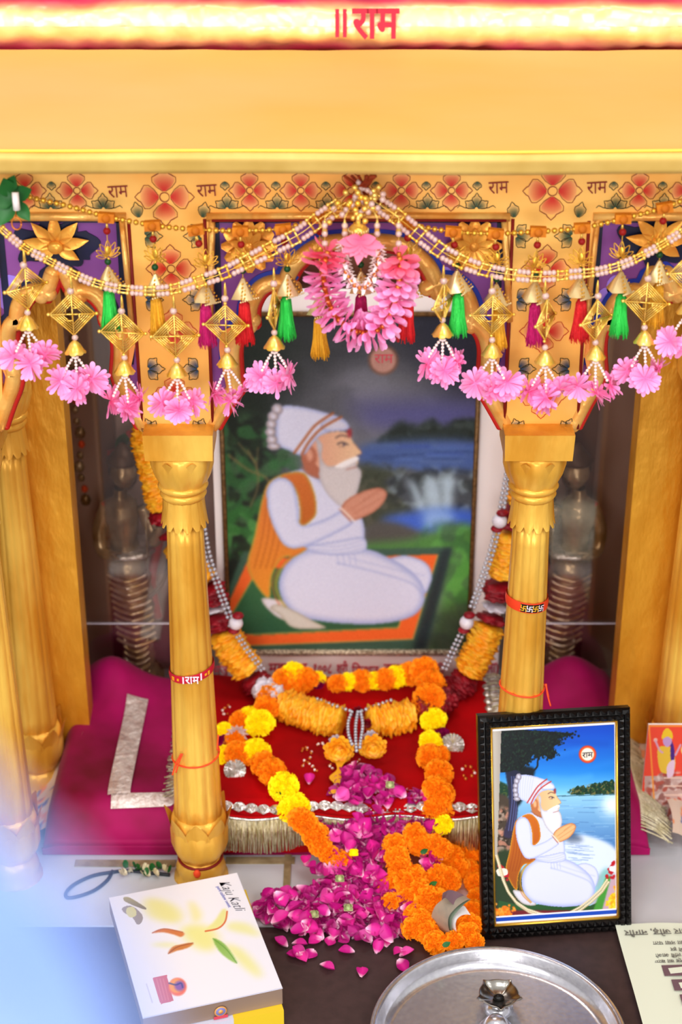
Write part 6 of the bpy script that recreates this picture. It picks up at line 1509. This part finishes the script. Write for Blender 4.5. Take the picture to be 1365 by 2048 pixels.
by = thing('sweets_box', 'yellow and white sweets box mostly hidden under the white box lettered Kaju Katli', 'box', (ctr.x + .015, ctr.y, 0))
c2 = ctr + ex * .003 - ey * .008; mb = MB(); mb.box((c2.x, c2.y, .0137), (bw_ - .012, bl_ - .002, .0267), 'boxw', Euler((0, 0, yw - .05))); part('white_side', mb, by)
mb = MB(); c3 = c2 + ex * (bw_ * .33); mb.box((c3.x, c3.y, .0138), (bw_ * .36, bl_ + .006, .0277), 'boxy', Euler((0, 0, yw - .05))); part('yellow_sleeve', mb, by)

# ================================================================ STEEL PLATE AND LAMPS
pc = G(996, 2094, .0); pr_ = .176; pz = -.003
pl = thing('steel_plate', 'large round shiny stainless steel thali plate at the front of the dark table', 'plate', (pc.x, pc.y, pz))
mb = MB(); mb.lathe([(.001, .002), (.150, .002), (.158, .004), (.164, .012), (.168, .024), (.170, .0265), (.176, .0275), (.1775, .0265), (.1765, .0245), (.1715, .0235), (.1665, .010), (.158, 0), (.001, 0)], 'steel', 128, c=(pc.x, pc.y, pz), cap=False); part('plate_body', mb, pl)
def lamp(px, py, lab, s=1.0, zb_=0):
    c = G(px, py, zb_); t = thing('oil_lamp', lab, 'lamp', (c.x, c.y, zb_)); mb = MB()
    mb.lathe([(.016 * s, 0), (.017 * s, .002), (.009 * s, .005), (.005 * s, .010), (.006 * s, .014)], 'steel', 24, c=tuple(c)); part('foot', mb, t)
    mb = MB(); fn = lambda r, z_, th, i: (r * (1 + (.22 * max(0, math.cos(5 * (th + .3))) ** 6 if r > .014 * s else 0)), z_)
    mb.lathe([(.005 * s, .013), (.014 * s, .017), (.021 * s, .024), (.0225 * s, .028), (.0215 * s, .028), (.018 * s, .0235), (.010 * s, .0185), (.001, .018)], 'steeld', 60, c=tuple(c), fn=fn, cap=False); part('bowl', mb, t)
    mb = MB(); mb.sphere(c + Vector((0, 0, .020)), .005 * s, 'black', 8, (1.3, 1.0, .7)); part('wick', mb, t)
lamp(997, 2016, 'small five cornered steel oil lamp standing upright in the steel plate', 1.25, -.001)
c = G(992, 2062, -.001); t = thing('incense_cup', 'small domed steel cup before the five cornered lamp on the steel plate', 'cup', tuple(c)); mb = MB(); mb.lathe([(.024, 0), (.023, .004), (.017, .016), (.010, .024), (.004, .026)], 'steel', 32, c=tuple(c)); part('dome', mb, t)
mb = MB(); mb.lathe([(.024, 0), (.0265, .0015), (.024, .003)], 'steel', 32, c=tuple(c)); part('rim', mb, t)

# ================================================================ LEAFLET, CABLE, FOREGROUND CLOTH
lf = thing('leaflet', 'printed pale paper leaflet lying upside down on the table at the lower right edge', 'leaflet', G(1320, 1950, -.003))
A = G(1230, 1858, 0); Bq = G(1285, 2052, 0); dv_ = (Bq - A); dv_.z = 0; L_ = dv_.length; dv_.normalize(); du_ = Vector((-dv_.y, dv_.x, 0)); du_ = du_ if du_.x > 0 else -du_
def lz(u, v): return .002 + .006 * math.exp(-v * 5) + .004 * math.exp(-u * 6) + .003 * math.sin(u * 5 + v * 3) ** 2
mb = MB(); Wl, Hl = .20, .28
mb.grid(lambda u, v: A * Vector((1, 1, 0)).to_4d()[0] * 0 + Vector((A.x, A.y, 0)) + du_ * (Wl * u) + dv_ * (Hl * v) + Vector((0, 0, lz(u, v) - .002)), 24, 24, 'paper'); part('sheet', mb, lf)
angp = math.atan2(du_.y, du_.x) + pi
def lpos(u, v): return Vector((A.x, A.y, 0)) + du_ * u + dv_ * v + Vector((0, 0, lz(u / Wl, v / Hl) + .001))
for s_, u, v, sz in (('नवलकार जोड़, नागौर', .075, .020, .017), ('वस्तुओं का नया पता', .090, .041, .011), ('की दुकान में हर', .100, .054, .010), ('सामान के लिये आओ', .085, .066, .010), ('भी LED बल्ब का काम', .085, .078, .010)):
    text('lettering', s_, sz, 'greyink', lpos(u, v), (0, 0, angp), lf, .0002)
mb = MB()
for (u, v, a, b) in ((.075, .098, .046, .022), (.085, .128, .050, .022), (.080, .158, .030, .020), (.120, .150, .03, .02)):
    c = lpos(u, v); mb.box(c, (a, b, .0006), 'paperbrown', Euler((0, 0, angp))); mb.box(c + Vector((.002, 0, .0006)), (a * .7, b * .5, .0006), 'paper', Euler((0, 0, angp + .1)))
part('halftone_picture', mb, lf)
mb = MB(); cb = [on(x, y, .003) for x, y in ((225, 1742), (215, 1760), (190, 1780), (160, 1792), (135, 1796), (132, 1785), (150, 1768), (185, 1752), (222, 1745), (260, 1742), (340, 1750))]
mb.tube(cr(cb, 8), .0028, 'cable', 8); solo('cable', mb, 'dark looped cable lying on the marble below the left end of the magenta mattress', 'cable')
# foil scraps round the pillar foot
mb = MB()
for k in range(26):
    c = on(270 + R.uniform(-20, 70), 1742 + R.uniform(-6, 12), .004); petal(mb, c, Vector((R.uniform(-1, 1), R.uniform(-1, 1), R.uniform(0, .8))), Vector((0, 0, 1)), .012, .010, 'leaf' if k % 3 == 0 else 'fringew', .5, 3)
solo('garland_scrap', mb, 'crumpled scraps of garland and foil on the marble left of the pillar foot', 'scraps', kind='stuff')
# pale cloth close to the lens, lower left
ro = thing('shoulder_cloth', 'pale blue cloth of a bystander very close at the lower left, strongly out of focus', 'cloth', (0, 0, 0))
FD = .21
def fgp(px, py, d): r = ray(px, py); return Vector((0, -CD, CH)) + r * d
mb = MB()
prof = [(-560, 1150), (-380, 1290), (-200, 1420), (-80, 1540), (5, 1635), (95, 1725), (170, 1815), (222, 1910), (262, 2010), (295, 2120), (330, 2400), (360, 3400)]
pc_ = cr([Vector((*p, 0)) for p in prof], 6)
def fg(u, v):
    p = pc_[int(u * (len(pc_) - 1))]; w = v * 1100
    return fgp(p.x - w, p.y + 60 * v, FD + .05 * v + .004 * math.sin(u * 22 + v * 6) + .05 * u * 0)
mb.grid(fg, 60, 24, 'shawl'); part('cloth_fold', mb, ro)

# ================================================================ LIGHT, WORLD, CAMERA
w = bpy.data.worlds.new('World'); bpy.context.scene.world = w; w.use_nodes = True; nt = w.node_tree; bg = nt.nodes['Background']
tc = nt.nodes.new('ShaderNodeTexCoord'); sx_ = nt.nodes.new('ShaderNodeSeparateXYZ'); rp_ = nt.nodes.new('ShaderNodeValToRGB'); nt.links.new(tc.outputs['Generated'], sx_.inputs[0])
mp_ = nt.nodes.new('ShaderNodeMapRange'); mp_.inputs[1].default_value = -1; mp_.inputs[2].default_value = 1; nt.links.new(sx_.outputs[2], mp_.inputs[0]); nt.links.new(mp_.outputs[0], rp_.inputs[0])
rp_.color_ramp.elements[0].color = (.42, .38, .36, 1); rp_.color_ramp.elements[1].color = (1, .98, .97, 1); nt.links.new(rp_.outputs[0], bg.inputs[0]); bg.inputs[1].default_value = .85
def area(name, loc, target, size, power, col, sy=None):
    l = bpy.data.lights.new(name, 'AREA'); l.energy = power; l.size = size; l.color = col
    if sy: l.shape = 'RECTANGLE'; l.size_y = sy
    o = bpy.data.objects.new(name, l); COL.objects.link(o); o.location = loc; o.rotation_euler = (Vector(target) - Vector(loc)).to_track_quat('-Z', 'Y').to_euler(); return o
area('unseen_key', (-1.6, -3.2, 2.6), (0, .1, .5), 1.6, 48, (1, .98, .96))  # unseen soft area light from the upper front left
area('room_light', (1.4, -2.6, 3.0), (.1, .1, .5), .8, 26, (1, .97, .93))
area('low_fill', (0, -3.6, 1.0), (0, .4, .5), 1.4, 46, (1, .97, .97))
area('niche_fill', (.02, .26, 1.235), (.02, .36, .2), .35, 3.5, (1, .97, .95))  # unseen fill added under the ceiling to brighten painting and side bays
area('unseen_strip', (.1, -1.3, 2.9), (.1, -.2, .2), 1.2, 9, (.95, .97, 1), .08)  # unseen narrow area light overhead
cam = bpy.data.cameras.new('Camera'); co_ = bpy.data.objects.new('Camera', cam); COL.objects.link(co_); co_.location = (0, -CD, CH); co_.rotation_euler = (pi / 2 - PIT, 0, 0)
cam.sensor_fit = 'VERTICAL'; cam.sensor_height = 36; cam.lens = F / 2048 * 36; cam.clip_start = .02; cam.shift_x = 0
cam.dof.use_dof = True; cam.dof.focus_distance = 2.38; cam.dof.aperture_fstop = 3.2
sc = bpy.context.scene; sc.camera = co_
sc.view_settings.view_transform = 'Standard'; sc.view_settings.look = 'None'; sc.view_settings.exposure = .04; sc.view_settings.gamma = .90
